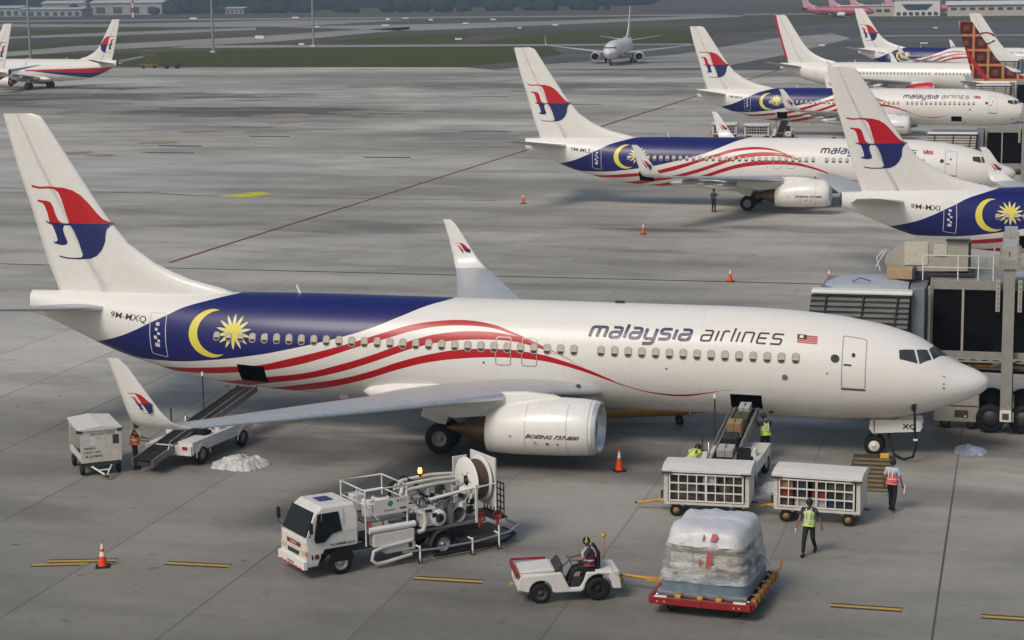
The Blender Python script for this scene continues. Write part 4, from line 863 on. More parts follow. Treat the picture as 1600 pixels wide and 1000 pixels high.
def tug():
    t=empty('tow_tractor')     # forward = +x, wheelbase 1.63 ; origin at rear axle
    W=1.35; m=MB()
    # side profile shells (left and right flanks)
    prof=[(2.28,.42),(2.28,.62),(2.2,.8),(1.05,.88),(1.02,.84),(.82,.42),(.52,.42),(.4,.62),(.34,.84),(-.42,.84),(-.62,.62),(-.66,.34),(-.42,.34)]
    arch=[(-.40+0.0,.34)]
    rear=[( .40*cos(a),.36+.42*sin(a)) for a in [pi-pi*j/8 for j in range(9)]]
    front=[(1.63+.33*cos(a),.34+.33*sin(a)) for a in [pi-pi*j/8 for j in range(9)]]
    P=prof[:-1]+[(-.45,.34)]+rear+[(.5,.3),(1.25,.3)]+front+[(2.05,.36)]
    for y in (-W/2,W/2-.12): m.prism([Vector((x,y,z)) for x,z in P],(0,.12,0),TWHITE)
    m.box((2.2,0,.55),(.14,W-.25,.38),TWHITE); m.box((1.62,0,.80),(1.16,W-.2,.08),TWHITE); m.box((-.5,0,.62),(.22,W-.25,.42),TWHITE); m.box((.35,0,.34),(1.0,W-.25,.08),DARK)
    m.box((-.18,0,.84),(.5,W-.2,.06),TWHITE)
    m.build('body',t,bev=.03)
    m=MB(); m.prism([Vector((x,-.48,z)) for x,z in ((2.2,.84),(2.18,.90),(1.3,.96),(1.2,.93),(1.2,.85))],(0,.96,0),TWHITE); m.build('bonnet',t,bev=.03)
    m=MB(); m.box((2.3,0,.86),(.07,W+.04,.16),DRED); m.box((1.8,-W/2-.02,.93),(1.0,.05,.06),DRED); m.build('bumper_rail',t,bev=.01)
    m=MB()
    for y in (-.45,.45): m.box((2.285,y,.60),(.03,.2,.1),CWHITE)
    m.build('headlight',t)
    m=MB(); m.prism([Vector((x,-.5,z)) for x,z in ((1.2,.88),(1.05,1.05),(.98,1.05),(.98,.5),(1.1,.5))],(0,1.0,0),DARK); m.build('dashboard',t)
    m=MB(); m.tube([(1.0,.25,.9),(.78,.25,1.08)],.02,DARK,6); m.tube([(.76+.17*sin(a)*.5,.25+.17*cos(a),1.1+.15*sin(a)) for a in [2*pi*j/14 for j in range(14)]],.015,DARK,6,closed=True); m.build('steering_wheel',t)
    for y in (-.27,.27):
        m=MB(); m.box((.18,y,.84),(.45,.42,.1),BLACK); m.box((-.04,y,1.12),(.1,.42,.5),BLACK); m.build('seat',t,bev=.03)
    for x,r in ((1.63,.29),(0,.34)):
        for y in (-W/2+.1,W/2-.1): wheel(t,(x,y,r),(0,1,0),r,.2,BLACK if r>.3 else DARK)
    m=MB(); m.tube([(-.35,-.45,.86),(-.35,-.45,1.55)],.02,YEL,8); m.lathe([(0,.07),(.06,.08),(.1,.04)],(-.35,-.45,1.55),(0,0,1),YEL,12); m.build('beacon_post',t)
    m=MB(); m.box((-.7,0,.42),(.25,.22,.14),YEL); m.cyl((-.78,0,.3),(-.78,0,.55),.03,DARK,8); m.box((2.38,0,.42),(.1,.14,.08),YEL); m.build('hitch',t,bev=.01)
    m=MB(); yy=W/2+.003; text(m,'TRACTOR',lambda a,b:Vector((.05-a,yy,.73+b)),.35,.07,INK,.02); m.build('lettering',t)
    return t
def plasticmat():
    m,nt,b=newmat('plastic sheeting'); tc=N(nt,'ShaderNodeTexCoord').outputs['Object']
    n=noise(nt,mapping(nt,tc,(1,1,3.0)),2.8,8,.6); nt.nodes['Noise Texture'].inputs['Distortion'].default_value=1.6; c=mixc(nt,ramp(nt,n,[(.35,0),(.65,1)]),(.42,.425,.43),(.68,.68,.68)); nt.links.new(c,b.inputs['Base Color'])
    b.inputs['Roughness'].default_value=.18; bn=N(nt,'ShaderNodeBump'); bn.inputs['Strength'].default_value=.9; bn.inputs['Distance'].default_value=.06; nt.links.new(n,bn.inputs['Height']); nt.links.new(bn.outputs[0],b.inputs['Normal'])
    tr=nt.nodes.new('ShaderNodeBsdfTransparent'); mx=nt.nodes.new('ShaderNodeMixShader'); nt.links.new(ramp(nt,noise(nt,mapping(nt,tc,(1,1,2)),1.7,5),[(.38,.2),(.6,.72)]),mx.inputs[0])
    nt.links.new(b.outputs[0],mx.inputs[1]); nt.links.new(tr.outputs[0],mx.inputs[2]); nt.links.new(mx.outputs[0],nt.nodes['Material Output'].inputs['Surface']); return m
PLAST=plasticmat(); TARP=M('blue grey tarpaulin',(.14,.20,.26),.45,var=.25,scale=3,bump=.8)
TOPP=M('white plastic cover',(.56,.57,.60),.35,var=.08,scale=2,bump=.5)
CRM=M('cream sacks',(.55,.50,.40),.7,var=.15,scale=3,bump=.6); TAN2=M('tan cartons',(.36,.27,.18),.8,var=.15,scale=4)
def wrapped_pallet():
    t=empty('wrapped_pallet'); L,W=2.5,2.9    # L along x, W along y
    def ring(hx,hy,z,sd,amp,n=72,cy=0):
        P=[]
        for j in range(n):
            a=2*pi*j/n; c,s=cos(a),sin(a); k=1/(abs(c)**7+abs(s)**7)**(1/7); p=Vector((hx*c*k,hy*s*k+cy,z)); q=mn.noise(Vector((p.x*2.3,p.y*2.3,z*3.1+sd)))*amp+mn.noise(Vector((p.x*7,p.y*7,z*8+sd)))*amp*.4
            P.append(p*(1+q*.5)+Vector((0,0,0 if z<.1 else q*.6)))
        return P
    m=MB(); m.box((0,0,.05),(L,W,.1),STEEL); m.build('pallet_base',t)
    m=MB(); m.loft([ring(L/2,W/2,z,3,.05) for z in (.1,.18,.3,.42,.5)]+[ring(L/2-.06,W/2-.06,.52,3,.05)],TARP); m.build('tarpaulin',t)
    m=MB(); rnd=random.Random(4)
    for lv in range(3):
        for i in range(3):
            for j in range(3):
                m.box((-.66+.66*i*(1-.05*lv)+.02*lv+rnd.uniform(-.02,.02),-.76*(1-.05*lv)+.76*(1-.05*lv)*j,.68+.29*lv),(.63,.72,.27),rnd.choice([CRM,CRM,TAN2,DWHITE]),rz=rnd.uniform(-.04,.04))
    m.build('cargo_stack',t,bev=.04)
    m=MB(); rr=[]
    for z,k in ((.40,1.03),(.5,1.015),(.62,1.0),(.70,.965),(.74,.985),(.88,.97),(.95,.93),(1.0,.95),(1.15,.93),(1.22,.89),(1.26,.91),(1.4,.885),(1.46,.86)): rr.append(ring(L/2*k,W/2*k,z,8,.07))
    m.loft(rr,PLAST,caps=False); m.build('plastic_wrap',t,recalc=False)
    m=MB(); rr=[]
    for z,k in ((1.38,.905),(1.46,.885),(1.56,.865),(1.68,.83),(1.77,.775),(1.83,.68),(1.87,.45),(1.88,.2),(1.885,.03)): rr.append(ring(L/2*k,W/2*k,z,5,.05))
    m.loft(rr,TOPP)
    c=m.build('top_cover',t,recalc=False)
    for x,z,w_,h_ in ((.10,.86,.20,.30),(-.08,.88,.10,.2),(.12,1.12,.2,.16),(.2,1.55,.22,.20),(-.02,1.55,.07,.16)):
        y0=-W/2*interp([(.4,1.03),(.9,.975),(1.25,.93),(1.5,.87),(1.75,.79)],z)-.07; y1=-W/2*interp([(.4,1.03),(.9,.975),(1.25,.93),(1.5,.87),(1.75,.79)],z+h_)-.07
        m=MB(); m.sheet([(x,y0,z),(x+w_*.6,y0,z),(x+w_,y0*.5+y1*.5,z+h_*.6),(x+w_*.8,y1,z+h_),(x+w_*.2,y1,z+h_)],M('faded red print',(.36,.06,.07),.5,var=.2,scale=9)); m.build('printed_mark',t)
    return t
OCH=M('rusty ochre lock steel',(.30,.15,.025),.6,var=.3,scale=7,dirt=.6)
def dolly():
    t=empty('cargo_dolly'); L,W=2.8,3.2; m=MB()
    for y in (-W/2,W/2): m.box((0,y,.43),(L,.12,.2),DRED)
    for x in (-L/2,L/2): m.box((x,0,.43),(.12,W-.1,.2),DRED)
    m.box((0,0,.40),(L-.1,W-.1,.08),DARK); m.box((-.02,-W/2-.07,.43),(.14,.03,.22),DRED); m.build('frame',t,bev=.015)
    for k in range(5):
        m=MB(); m.cyl((-L/2+.1,-1.3+k*.65,.5),(L/2-.1,-1.3+k*.65,.5),.045,STEEL,10); m.build('roller',t)
    m=MB()
    for x in (-.62,0,.52): m.box((x,-W/2+.04,.57),(.16,.12,.1),YEL)
    for y in [-1.3+.45*i for i in range(7)]: m.box((L/2+.03,y,.50),(.16,.2,.22),OCH)
    m.build('lock',t,bev=.02)
    m=MB()
    for x in (-L/2+.3,L/2-.3): m.box((x,-W/2+.0,.545),(.34,.1,.03),CWHITE)
    for x in (-L/2+.22,-L/2+.42,L/2-.3,L/2-.45): m.box((x,-W/2-.07,.42),(.05,.02,.05),M('amber reflector',(.8,.25,.08),.3))
    m.build('reflector',t)
    for x in (-.9,.9):
        for y in (-1.1,1.1): wheel(t,(x,y,.17),(0,1,0),.17,.14,DARK)
    m=MB(); m.tube([(-L/2,0.3,.38),(-L/2-.4,.3,.4),(-L/2-1.35,.45,.40)],[.06,.055,.045],YEL,8); m.box((-L/2-.35,.3,.4),(.5,.16,.08),YEL); m.build('tow_bar',t)
    m=MB(); m.tube([(L/2-.1,W/2,.5),(L/2+.12,W/2+.05,.6),(L/2+.15,W/2+.06,.85)],.035,YEL,8); m.build('brake_lever',t); return t
def hydrant_truck():
    t=empty('refuelling_truck'); W=1.75; h=W/2
    m=MB()  # cab shell lofted along x from front to back
    def sect(x,zb,zt,inw,tw): return [Vector((x,-h+inw,zb)),Vector((x,-h+inw*.5,zb+.5)),Vector((x,-h+tw*.4,zb+.85)),Vector((x,-h+tw,zt-.05)),Vector((x,-h+tw+.1,zt)),Vector((x,h-tw-.1,zt)),Vector((x,h-tw,zt-.05)),Vector((x,h-tw*.4,zb+.85)),Vector((x,h-inw*.5,zb+.5)),Vector((x,h-inw,zb))]
    m.loft([sect(1.12,.5,1.12,.06,.06),sect(1.08,.45,1.25,.02,.03),sect(.78,.42,1.95,0,.1),sect(.55,.85,2.12,0,.12),sect(-.50,.85,2.10,0,.12),sect(-.55,.9,2.05,.03,.14)],TWHITE,smooth=False)
    m.box((.95,0,.55),(.4,W-.04,.34),TWHITE)
    cab=m.build('cab',t,bev=.03)
    m=MB()
    ws=[Vector((1.10,-h+.1,1.27)),Vector((1.10,h-.1,1.27)),Vector((.78,h-.18,1.96)),Vector((.78,-h+.18,1.96))]
    m.prism(ws,(.03,0,.012),GLASS); m.build('windscreen',cab)
    for k in (-1,1):
        m=MB(); y=k*(h-.055); pts=[(.88,1.22),(.72,1.92),(.05,1.92),(-.02,1.35),(.3,1.30),(.55,1.08),(.84,1.08)]
        m.prism([Vector((x,k*(h-interp([(1.35,0),(1.7,.04),(1.92,.085)],z)+.030),z)) for x,z in pts],(0,-k*.02,0),GLASS); m.build('door_window',cab)
        m=MB(); m.tube([(1.05,k*(h+.02),1.3),(1.1,k*(h+.22),1.35),(1.08,k*(h+.22),1.55)],.018,DARK,6); m.box((1.08,k*(h+.24),1.62),(.06,.16,.32),BLACK); m.build('wing_mirror',cab,bev=.02)
        m=MB(); m.box((1.14,k*(h-.22),.80),(.06,.3,.17),M('lamp glass',(.55,.5,.4),.15)); m.box((1.13,k*(h-.05),.80),(.05,.1,.14),M('amber lamp',(.7,.25,.03),.3)); m.build('headlight',cab,bev=.02)
    for k in (-1,1): m=MB(); m.prism([Vector((.42*cos(q),k*(h-.02),.42+.40*sin(q))) for q in [pi*j/10 for j in range(11)]],(0,k*.03,0),BLACK); m.build('wheel_arch',cab)
    m=MB(); m.box((1.18,0,.45),(.12,W+.02,.24),CWHITE); m.box((1.245,0,.42),(.01,.5,.12),TWHITE); text(m,'WKM 2190',lambda a,b:Vector((1.252,-.22+a,.38+b)),.44,.08,INK,.02); m.build('front_bumper',t,bev=.03)
    m=MB(); m.box((1.135,0,.98),(.01,.9,.12),DRED); text(m,'AMARAN',lambda a,b:Vector((1.142,-.2+a,.95+b)),.4,.06,CWHITE,.01); m.box((1.15,0,.72),(.02,.75,.12),DARK); m.box((1.16,0,.33),(.1,1.5,.07),DARK)
    for q in range(6): m.box((1.25,-.62+.25*q,.34),(.02,.12,.05),RED)
    yy=h+.008
    text(m,'FLAMMABLE',lambda a,b:Vector((.35-a*1,yy+.01,.93+b)),.78,.06,INK,.02)
    for x0,x1,z0,z1 in ((.62,.60,1.0,1.95),(-.12,-.10,.92,2.0),(.6,-.12,1.0,.985)): m.add([(x0,yy-.0,z0),(x1,yy-.0,z0),(x1,yy-.05,z1),(x0,yy-.05,z1)],[(0,1,2,3)],GREY); text(m,'181',lambda a,b:Vector((.98-a,yy+.015,.60+b)),.34,.15,INK,.03)
    m.box((.1,yy-.03,1.0),(.1,.015,.04),DARK); m.sheet([(.5,yy-.035,1.1),(.35,yy-.035,1.1),(.35,yy-.04,1.26),(.5,yy-.04,1.26)],GREY)
    m.build('lettering',cab)
    m=MB(); m.sheet([(.35,-.3,2.135),(-.1,-.3,2.13),(-.1,.2,2.13),(.35,.2,2.135)],M('dark blue roof panel',(.02,.04,.14),.4)); m.build('roof_marking',cab,recalc=False)
    m=MB()
    for y in (-.38,.38): m.box((-2.2,y,.62),(5.6,.09,.2),DARK)
    m.box((-1.7,0,.74),(1.4,1.1,.1),DARK); m.build('chassis',t)
    for y in (-.76,.76): wheel(t,(0,y,.36),(0,1,0),.36,.22,STEEL); wheel(t,(-3.44,y,.36),(0,1,0),.36,.26,STEEL)
    for y in (-.8,.8):
        m=MB(); a=[(-3.44+.45*cos(q),.38+.45*sin(q)) for q in [pi*j/10 for j in range(11)]]; b=[(-3.44+.40*cos(q),.38+.40*sin(q)) for q in [pi*j/10 for j in range(11)]]
        m.loft([[Vector((x,y-.15,z)) for x,z in a],[Vector((x,y+.15,z)) for x,z in a]],DARK,closed=False,caps=False); m.build('mudguard',t)
    # working platform with rails behind the cab
    m=MB(); m.box((-1.55,0,1.42),(1.45,1.6,.06),MGREY); m.build('platform_floor',t)
    m=MB()
    for x in (-.85,-2.25):
        for y in (-.8,.8): m.tube([(x,y,.7),(x,y,2.38)],.028,TWHITE,8)
    for z in (1.95,2.38): m.tube([(-.85,-.8,z),(-.85,.8,z),(-2.25,.8,z),(-2.25,-.8,z)],.026,TWHITE,8,closed=True)
    m.tube([(-.85,.8,1.95),(-1.25,.84,1.45)],.024,TWHITE,6); m.tube([(-.78,.4,1.3),(-.78,.4,2.4)],.02,TWHITE,6); m.build('guard_rail',t)
    m=MB(); m.box((-1.7,.83,1.82),(1.15,.03,.46),TWHITE); X=.85
    m.sheet([(-1.55,X,1.88),(-1.68,X,1.80),(-1.76,X,1.9),(-1.72,X,1.98),(-1.62,X,1.99)],M('green emblem',(.02,.28,.16),.4)); text(m,'PETRONAS',lambda a,b:Vector((-1.45-a,X,1.68+b)),.36,.05,INK,.01)
    for x in (-1.92,-2.03,-2.14): m.add([(x+.035*cos(a),X,1.95+.035*sin(a)) for a in [2*pi*j/10 for j in range(10)]],[tuple(range(10))],INK if x>-1.95 else GREY)
    m.box((-2.08,X,1.72),(.22,.008,.04),INK); m.build('side_board',t)
    m=MB(); m.lathe([(0,.3),(.36,.3),(.4,.2)],(-1.9,-.25,1.46),(0,0,1),TWHITE,20); m.lathe([(0,.2),(.5,.2),(.52,.1)],(-1.25,.2,1.46),(0,0,1),CWHITE,18); m.box((-1.2,-.45,1.75),(.4,.35,.5),TWHITE); m.build('control_box',t,bev=.02)
    # white side tanks and sills
    m=MB(); m.cyl((-.95,.78,1.15),(-2.5,.78,1.15),.10,CWHITE,14); m.box((-1.75,.72,.84),(1.35,.34,.38),TWHITE); m.box((-1.95,.76,.52),(1.0,.26,.24),TWHITE); m.box((-2.28,.9,.55),(.12,.01,.14),DARK)
    m.box((-.98,.78,1.32),(.16,.03,.28),M('red warning placard',(.55,.1,.09),.5)); m.build('side_tank',t,bev=.03)
    m=MB(); m.tube([(-2.6,.78,.86),(-2.78,.82,.9),(-2.86,.82,1.15),(-2.8,.8,1.42),(-2.6,.7,1.5)],.075,DWHITE,12)
    m.tube([(-2.35,.9,.68),(-1.3,.95,.62),(-1.02,.95,.55),(-.95,.95,.3),(-1.1,.95,.16),(-1.4,.95,.16),(-2.3,.93,.26)],.055,DWHITE,12)
    m.build('pipe',t)
    # pump module
    m=MB(); rnd=random.Random(11)
    m.box((-3.0,.35,1.25),(.55,.8,.55),TWHITE); m.lathe([(-.22,.26),(.22,.26),(.26,.15)],(-3.35,.55,1.18),(0,1,0),CWHITE,18); m.lathe([(-.3,.16),(.3,.16),(.33,.05)],(-3.85,.5,1.2),(0,0,1),MGREY,14); m.lathe([(-.1,.24),(.12,.24)],(-4.1,.55,1.15),(0,1,0),GREY,16)
    for i in range(75):
        x=rnd.uniform(-4.6,-2.6); y=rnd.uniform(-.6,.65); z=rnd.uniform(1.0,1.95); m.box((x,y,z),(rnd.uniform(.06,.28),rnd.uniform(.06,.24),rnd.uniform(.06,.26)),rnd.choice([TWHITE,MGREY,DARK,CWHITE,GREY,DARK,DARK,BLACK]),rz=rnd.uniform(0,1))
    for i in range(34):
        x=rnd.uniform(-4.6,-2.6); y=rnd.uniform(-.5,.7); z=rnd.uniform(.9,1.6); m.tube([(x,y,z),(x+rnd.uniform(-.2,.2),y+rnd.uniform(-.1,.15),z+.25),(x+rnd.uniform(-.5,.5),y+rnd.uniform(-.2,.2),z+.35)],rnd.uniform(.02,.05),rnd.choice([STEEL,CWHITE,DARK,GREY]),8)
    m.box((-3.7,0,.86),(2.6,1.5,.08),MGREY); m.box((-3.18,.80,1.3),(.16,.02,.14),INK); m.box((-3.0,.76,1.45),(.22,.02,.08),INK)
    m.build('pump_unit',t,bev=.01)
    m=MB()
    for i,(y,z) in enumerate(((-.35,2.2),(-.12,2.28),(.12,2.2),(.35,2.1),(.0,2.08))): m.tube([(-2.45,y,z-.25),(-2.5,y,z-.02),(-2.7,y,z),(-3.6,y*.9,z+.03),(-4.3,y*.6,z-.02)],[.05,.052,.055,.055,.05],DWHITE if i!=4 else TWHITE,10)
    m.tube([(-2.3,-.5,1.5),(-2.35,-.45,2.1),(-2.7,-.2,2.35),(-3.0,.1,2.1)],.06,BLACK,10)
    m.tube([(-3.1,.7,1.78),(-4.9,.7,1.95)],.05,CWHITE,8); m.build('delivery_hose',t)
    m=MB(); m.cyl((-3.2,-.1,2.3),(-3.2,-.1,2.42),.05,DARK,10); m.build('beacon_base',t)
    m=MB(); m.lathe([(0,.06),(.1,.065),(.16,.04),(.17,.01)],(-3.2,-.1,2.42),(0,0,1),M('amber beacon light',(1,.42,.06),.3,emit=5),14); m.build('beacon',t)
    # reel
    m=MB(); c=(-4.95,.12,2.02)
    m.lathe([(-.26,.13),(-.26,.70),(-.24,.74),(-.22,.70),(-.22,.3)],c,(1,0,0),CWHITE,40); m.lathe([(.22,.3),(.22,.70),(.24,.74),(.26,.70),(.26,.16)],c,(1,0,0),CWHITE,40)
    for q in range(5): m.tube([(c[0]+.25,c[1]+.12*cos(2*pi*q/5),c[2]+.12*sin(2*pi*q/5)),(c[0]+.25,c[1]+.3*cos(2*pi*q/5),c[2]+.3*sin(2*pi*q/5))],.02,DARK,6)
    m.lathe([(-.3,.02),(-.3,.08),(.3,.08),(.3,.02)],c,(1,0,0),DARK,16); rl=m.build('hose_reel',t)
    m=MB(); m.lathe([(-.2,.3),(-.2,.60),(-.1,.63),(0,.6),(.1,.63),(.2,.60),(.2,.3)],c,(1,0,0),M('brown rubber hose',(.09,.055,.045),.6,var=.3,scale=9),36); m.build('hose',rl)
    m=MB(); m.box((-5.32,.1,2.0),(.06,1.5,1.55),TWHITE); m.box((-4.95,-.72,1.8),(.5,.06,1.6),TWHITE)
    for y in (-.65,.85): m.box((-4.62,y,1.45),(.07,.07,1.2),TWHITE); 
    m.tube([(-4.6,.86,1.95),(-5.3,.86,2.0),(-5.3,.86,1.1)],.03,CWHITE,6); m.build('reel_frame',t,bev=.01)
    # rear rack and red couplings
    m=MB()
    for i in range(7): m.box((-5.75,-.6+.2*i,1.35),(.03,.03,1.1),DARK)
    for i in range(6): m.box((-5.75,0,.85+.2*i),(.03,1.25,.03),DARK)
    m.box((-5.6,0,.8),(.5,1.3,.05),DARK); m.build('rear_rack',t)
    for x,y in ((-4.75,.86),(-5.35,.9)):
        m=MB(); m.lathe([(-.3,.07),(-.12,.09),(-.08,.15),(.05,.15),(.06,.11),(.03,.10),(.02,.02)],(x,y,1.02),(0.5,1,.1),M('red coupling',(.12,.012,.016),.5,var=.2,scale=9),16); m.tube([(x,y,1.0),(x+.05,y+.02,.7)],.05,DRED,8); m.build('coupling',t)
    # low hose boom on castors
    m=MB(); B=[(-1.9,1.1,.42),(-3.0,1.25,.40),(-4.4,1.3,.42),(-5.6,1.1,.46),(-6.3,.55,.46),(-6.3,-.2,.46)]
    m.tube(B,.035,STEEL,8); m.tube([(x-.02,y-.25,.12) for x,y,z in B[1:]],.05,BLACK,8)
    m.box((-4.9,.2,.35),(1.9,1.5,.05),DARK)
    for x,y in ((-2.45,1.18),(-4.2,1.3),(-5.2,1.2)):
        m.tube([(x,y,.1),(x,y,.75 if x<-5 else .55)],.03,CWHITE,8); m.tube([(x,y,.5),(x-.02,y-.3,.5)],.025,CWHITE,6)
    m.build('hose_boom',t)
    for x,y in ((-2.45,1.18),(-4.2,1.3),(-5.2,1.2)): wheel(t,(x,y,.08),(0,1,0),.08,.05,GREY,'castor')
    return t
def corrug():
    m,nt,b=newmat('grey ribbed curtain'); tc=N(nt,'ShaderNodeTexCoord').outputs['Object']; sp=N(nt,'ShaderNodeSeparateXYZ'); nt.links.new(tc,sp.inputs[0])
    c=mixc(nt,ramp(nt,noise(nt,mapping(nt,tc,(.6,1,3)),1.6,6,.7),[(.35,0),(.65,1)]),(.075,.08,.08),(.16,.165,.16)); nt.links.new(c,b.inputs['Base Color']); b.inputs['Roughness'].default_value=.6; return m
CORR=corrug(); BRG=M('bridge beige grey paint',(.27,.265,.245),.5,var=.08,scale=2,dirt=.35); BRC=M('bridge beige panel',(.36,.345,.30),.55,var=.08,scale=2,dirt=.3); BSL=M('slate blue panel',(.16,.18,.20),.5,var=.06)
BGL=M('black tinted glazing',(.003,.003,.0035),.12,var=.1,spec=.16); FRP=M('pale blue roof membrane',(.36,.39,.44),.5,var=.06,dirt=.15)
def jet_bridge():
    t=empty('jet_bridge')
    m=MB(); n=12  # ribbed curtain: pleats as real folds
    for (x0,x1) in ((-6.62,-6.0),(-6.0,-4.62),(-4.62,-3.35),(-3.35,-2.95)):
        R_=[]
        for i in range(2*n+1):
            z=3.0+2.42*i/(2*n); yy=2.55+.35*(5.42-z)*-.15+(.07 if i%2 else -.02); sl=(5.42-z)*.12
            R_.append([Vector((x0-sl*(1 if x0<-6.5 else .6),yy-.1,z)),Vector((x1-sl*.5-.02,yy-.1,z))])
        m.loft(R_,CORR,closed=False,caps=False,smooth=False)
    m.build('canopy_curtain',t)
    m=MB()
    for x in (-6.05,-4.66,-3.4): m.tube([(x-.25,2.4,3.1),(x,2.42,5.4)],.035,DARK,6)
    m.build('canopy_rib',t)
    m=MB(); m.box((-4.75,2.75,5.52),(3.75,.7,.14),CWHITE); m.box((-4.75,2.5,5.40),(3.65,.12,.09),INK); m.build('canopy_roof',t,bev=.04)
    m=MB(); m.box((-4.6,5.0,4.2),(3.6,3.6,2.6),BSL); m.box((-2.72,5.1,4.28),(.62,3.3,2.75),BSL); m.box((-2.70,3.2,4.28),(.50,.5,2.75),M('blue grey door panel',(.17,.19,.215),.45)); m.box((-2.30,3.48,4.28),(.12,.3,2.8),BRG); m.build('cab',t,bev=.03)
    m=MB(); R_=[]
    for x,k in ((-6.3,.1),(-5.9,.65),(-5.2,.95),(-4.4,1),(-3.6,.9),(-3.1,.6)): R_.append([Vector((x,4.8+1.5*cos(a)*k**.5,5.5+.33*k*sin(a))) for a in [pi*j/12 for j in range(13)]])
    m.loft(R_,FRP,closed=False); m.tube([(-5.2,3.6,5.75),(-4.9,3.55,5.92),(-4.5,3.6,5.8)],.02,DARK,6); m.build('cab_roof_dome',t)
    X0,X1=-2.3,17.0; Lc=(X0+X1)/2; LL=X1-X0
    m=MB(); y0,y1=4.1,7.3
    for y in (y0,y1): m.box((Lc,y,5.66),(LL,.16,.34),BRG); m.box((Lc,y,3.0),(LL,.16,.24),BRG); m.box((Lc,y-.06,2.74),(LL,.1,.06),BRG)
    m.box((Lc,(y0+y1)/2,5.74),(LL,y1-y0,.1),BRG); m.box((Lc,(y0+y1)/2,3.0),(LL,y1-y0,.12),DARK)
    x=-1.08
    while x<X1: 
        for y in (y0,y1): m.box((x,y-.02,4.35),(.09,.14,2.45),BRC)
        x+=2.72
    m.box((X0+.06,y0,4.35),(.12,.2,2.6),BRG); m.build('tunnel_frame',t,bev=.01)
    m=MB(); 
    x=-2.2
    xs=[-2.2,-1.08]+[-1.08+2.72*k for k in range(1,7)]+[17]
    for a,b in zip(xs,xs[1:]):
        for y in (y0+.05,y1-.05): m=MB(); m.box(((a+b)/2,y,4.32),(b-a-.04,.03,2.5),BGL); m.build('glazing',t)
    m=MB(); R=random.Random(5)
    m.box((Lc,4.5,2.5),(LL-.5,.5,.16),YEL)
    for k in range(24): m.box((-1.9+k*.42,4.25,2.68),(.22,.3,.14),R.choice([DARK,CWHITE,DARK,TWHITE,DARK]),rz=.3)
    m.tube([(-1.9,4.2,2.45),(4,4.2,2.4),(17,4.2,2.45)],.06,DARK,8); m.tube([(-1.9,4.4,2.35),(4,4.3,2.25),(17,4.4,2.3)],.05,BLACK,8); m.build('cable_tray',t)
    for y in (3.75,7.7):
        m=MB(); m.box((.60,y,3.75),(.42,.32,5.9),BRG); m.box((.66,y,1.15),(.36,.24,.9),DRED if 0 else BROWN); m.box((.60,y-.01,6.55),(.8,.5,.35),BRG); m.box((.60,y,6.95),(.62,.4,.55),BRC); m.box((.60,y,7.35),(.5,.3,.25),FRP)
        for s in (-1,1):
            m.box((.60+s*.4,y-.02,5.35),(.16,.3,1.2),BRC)
            for k in range(6): m.lathe([(0,.03),(.03,.03)],(.60+s*.4,y-.17,4.88+k*.19),(0,-1,0),DARK,8)
        m.box((.58,y-.2,6.95),(.04,.03,.2),INK); m.build('lift_column',t,bev=.015)
    m=MB(); m.box((.66,5.7,.72),(.5,4.3,.34),BRG); m.box((.60,3.55,.78),(.42,.2,.42),CWHITE); m.box((.60,3.44,.78),(.24,.02,.24),BROWN); m.build('axle_beam',t,bev=.02)
    for x in (.05,1.25):
        for y in (4.1,7.3): wheel(t,(x,y,.55),(0,1,0),.55,.36,DARK)
    # roof equipment
    m=MB(); pr=[(-3.95,5.95),(-4.1,6.4),(-3.6,6.95),(-3.1,7.1),(-3.0,7.2),(-.95,7.2),(-.95,6.05),(-3.0,6.0)]
    m.prism([Vector((x,5.0,z)) for x,z in pr],(0,1.5,0),BRC); m.box((-2.0,4.97,6.85),(.5,.03,.45),CREAM); m.box((-2.9,4.97,6.7),(.9,.03,.9),CREAM); m.box((-1.35,4.97,7.26),(.9,.3,.05),DARK); m.box((-.9,5.3,6.5),(.08,.5,1.2),DARK)
    m.box((-2.0,5.6,5.9),(2.6,1.2,.14),DARK); m.build('air_conditioning_unit',t,bev=.04)
    m=MB(); m.box((-3.45,4.6,6.0),(1.0,.7,.4),M('ochre crate panel',(.40,.29,.16),.6,dirt=.3)); m.box((-2.95,4.6,6.0),(.12,.72,.42),DARK); m.build('roof_box',t,bev=.02)
    m=MB()
    for x in (-2.6,-1.3,-.55,.0): m.tube([(x,4.2,5.8),(x,4.2,6.75)],.025,CWHITE,6)
    for z in (6.3,6.75): m.tube([(-2.6,4.2,z),(0,4.2,z),(0,6.8,z)],.022,CWHITE,6)
    m.tube([(-4.2,4.3,6.1),(-4.35,4.3,6.6),(-4.1,4.3,6.9)],.02,CWHITE,6); m.tube([(-4.4,4.6,6.2),(-4.0,4.6,6.9)],.02,CWHITE,6); m.build('guard_rail',t)
    m=MB(); m.box((5,5.6,5.84),(9,1.6,.08),FRP); m.tube([(1.2,4.4,5.95),(16,4.4,5.95)],.07,CWHITE,8); m.build('roof_duct',t)
    return t
def mast(x,y,h,label):
    t=empty('light_mast',(x,y,0)); tag(t,label,'light mast','tall light masts at the apron edge')
    m=MB(); m.tube([(0,0,0),(0,0,h*.5),(0,0,h)],[.34,.27,.18],M('galvanised mast steel',(.34,.34,.35),.5,metal=.3),12); m.box((0,0,.25),(1.4,1.4,.5),DWHITE); m.build('pole',t)
    for k in range(6):
        m=MB(); m.box((1.1*cos(k*pi/3),1.1*sin(k*pi/3),h),(.5,.5,.3),GREY,rz=k*pi/3); m.build('floodlight',t)
    m=MB(); m.lathe([(0,1.1),(.08,1.15),(.16,1.1)],(0,0,h-.3),(0,0,1),DARK,18); m.build('lamp_ring',t)
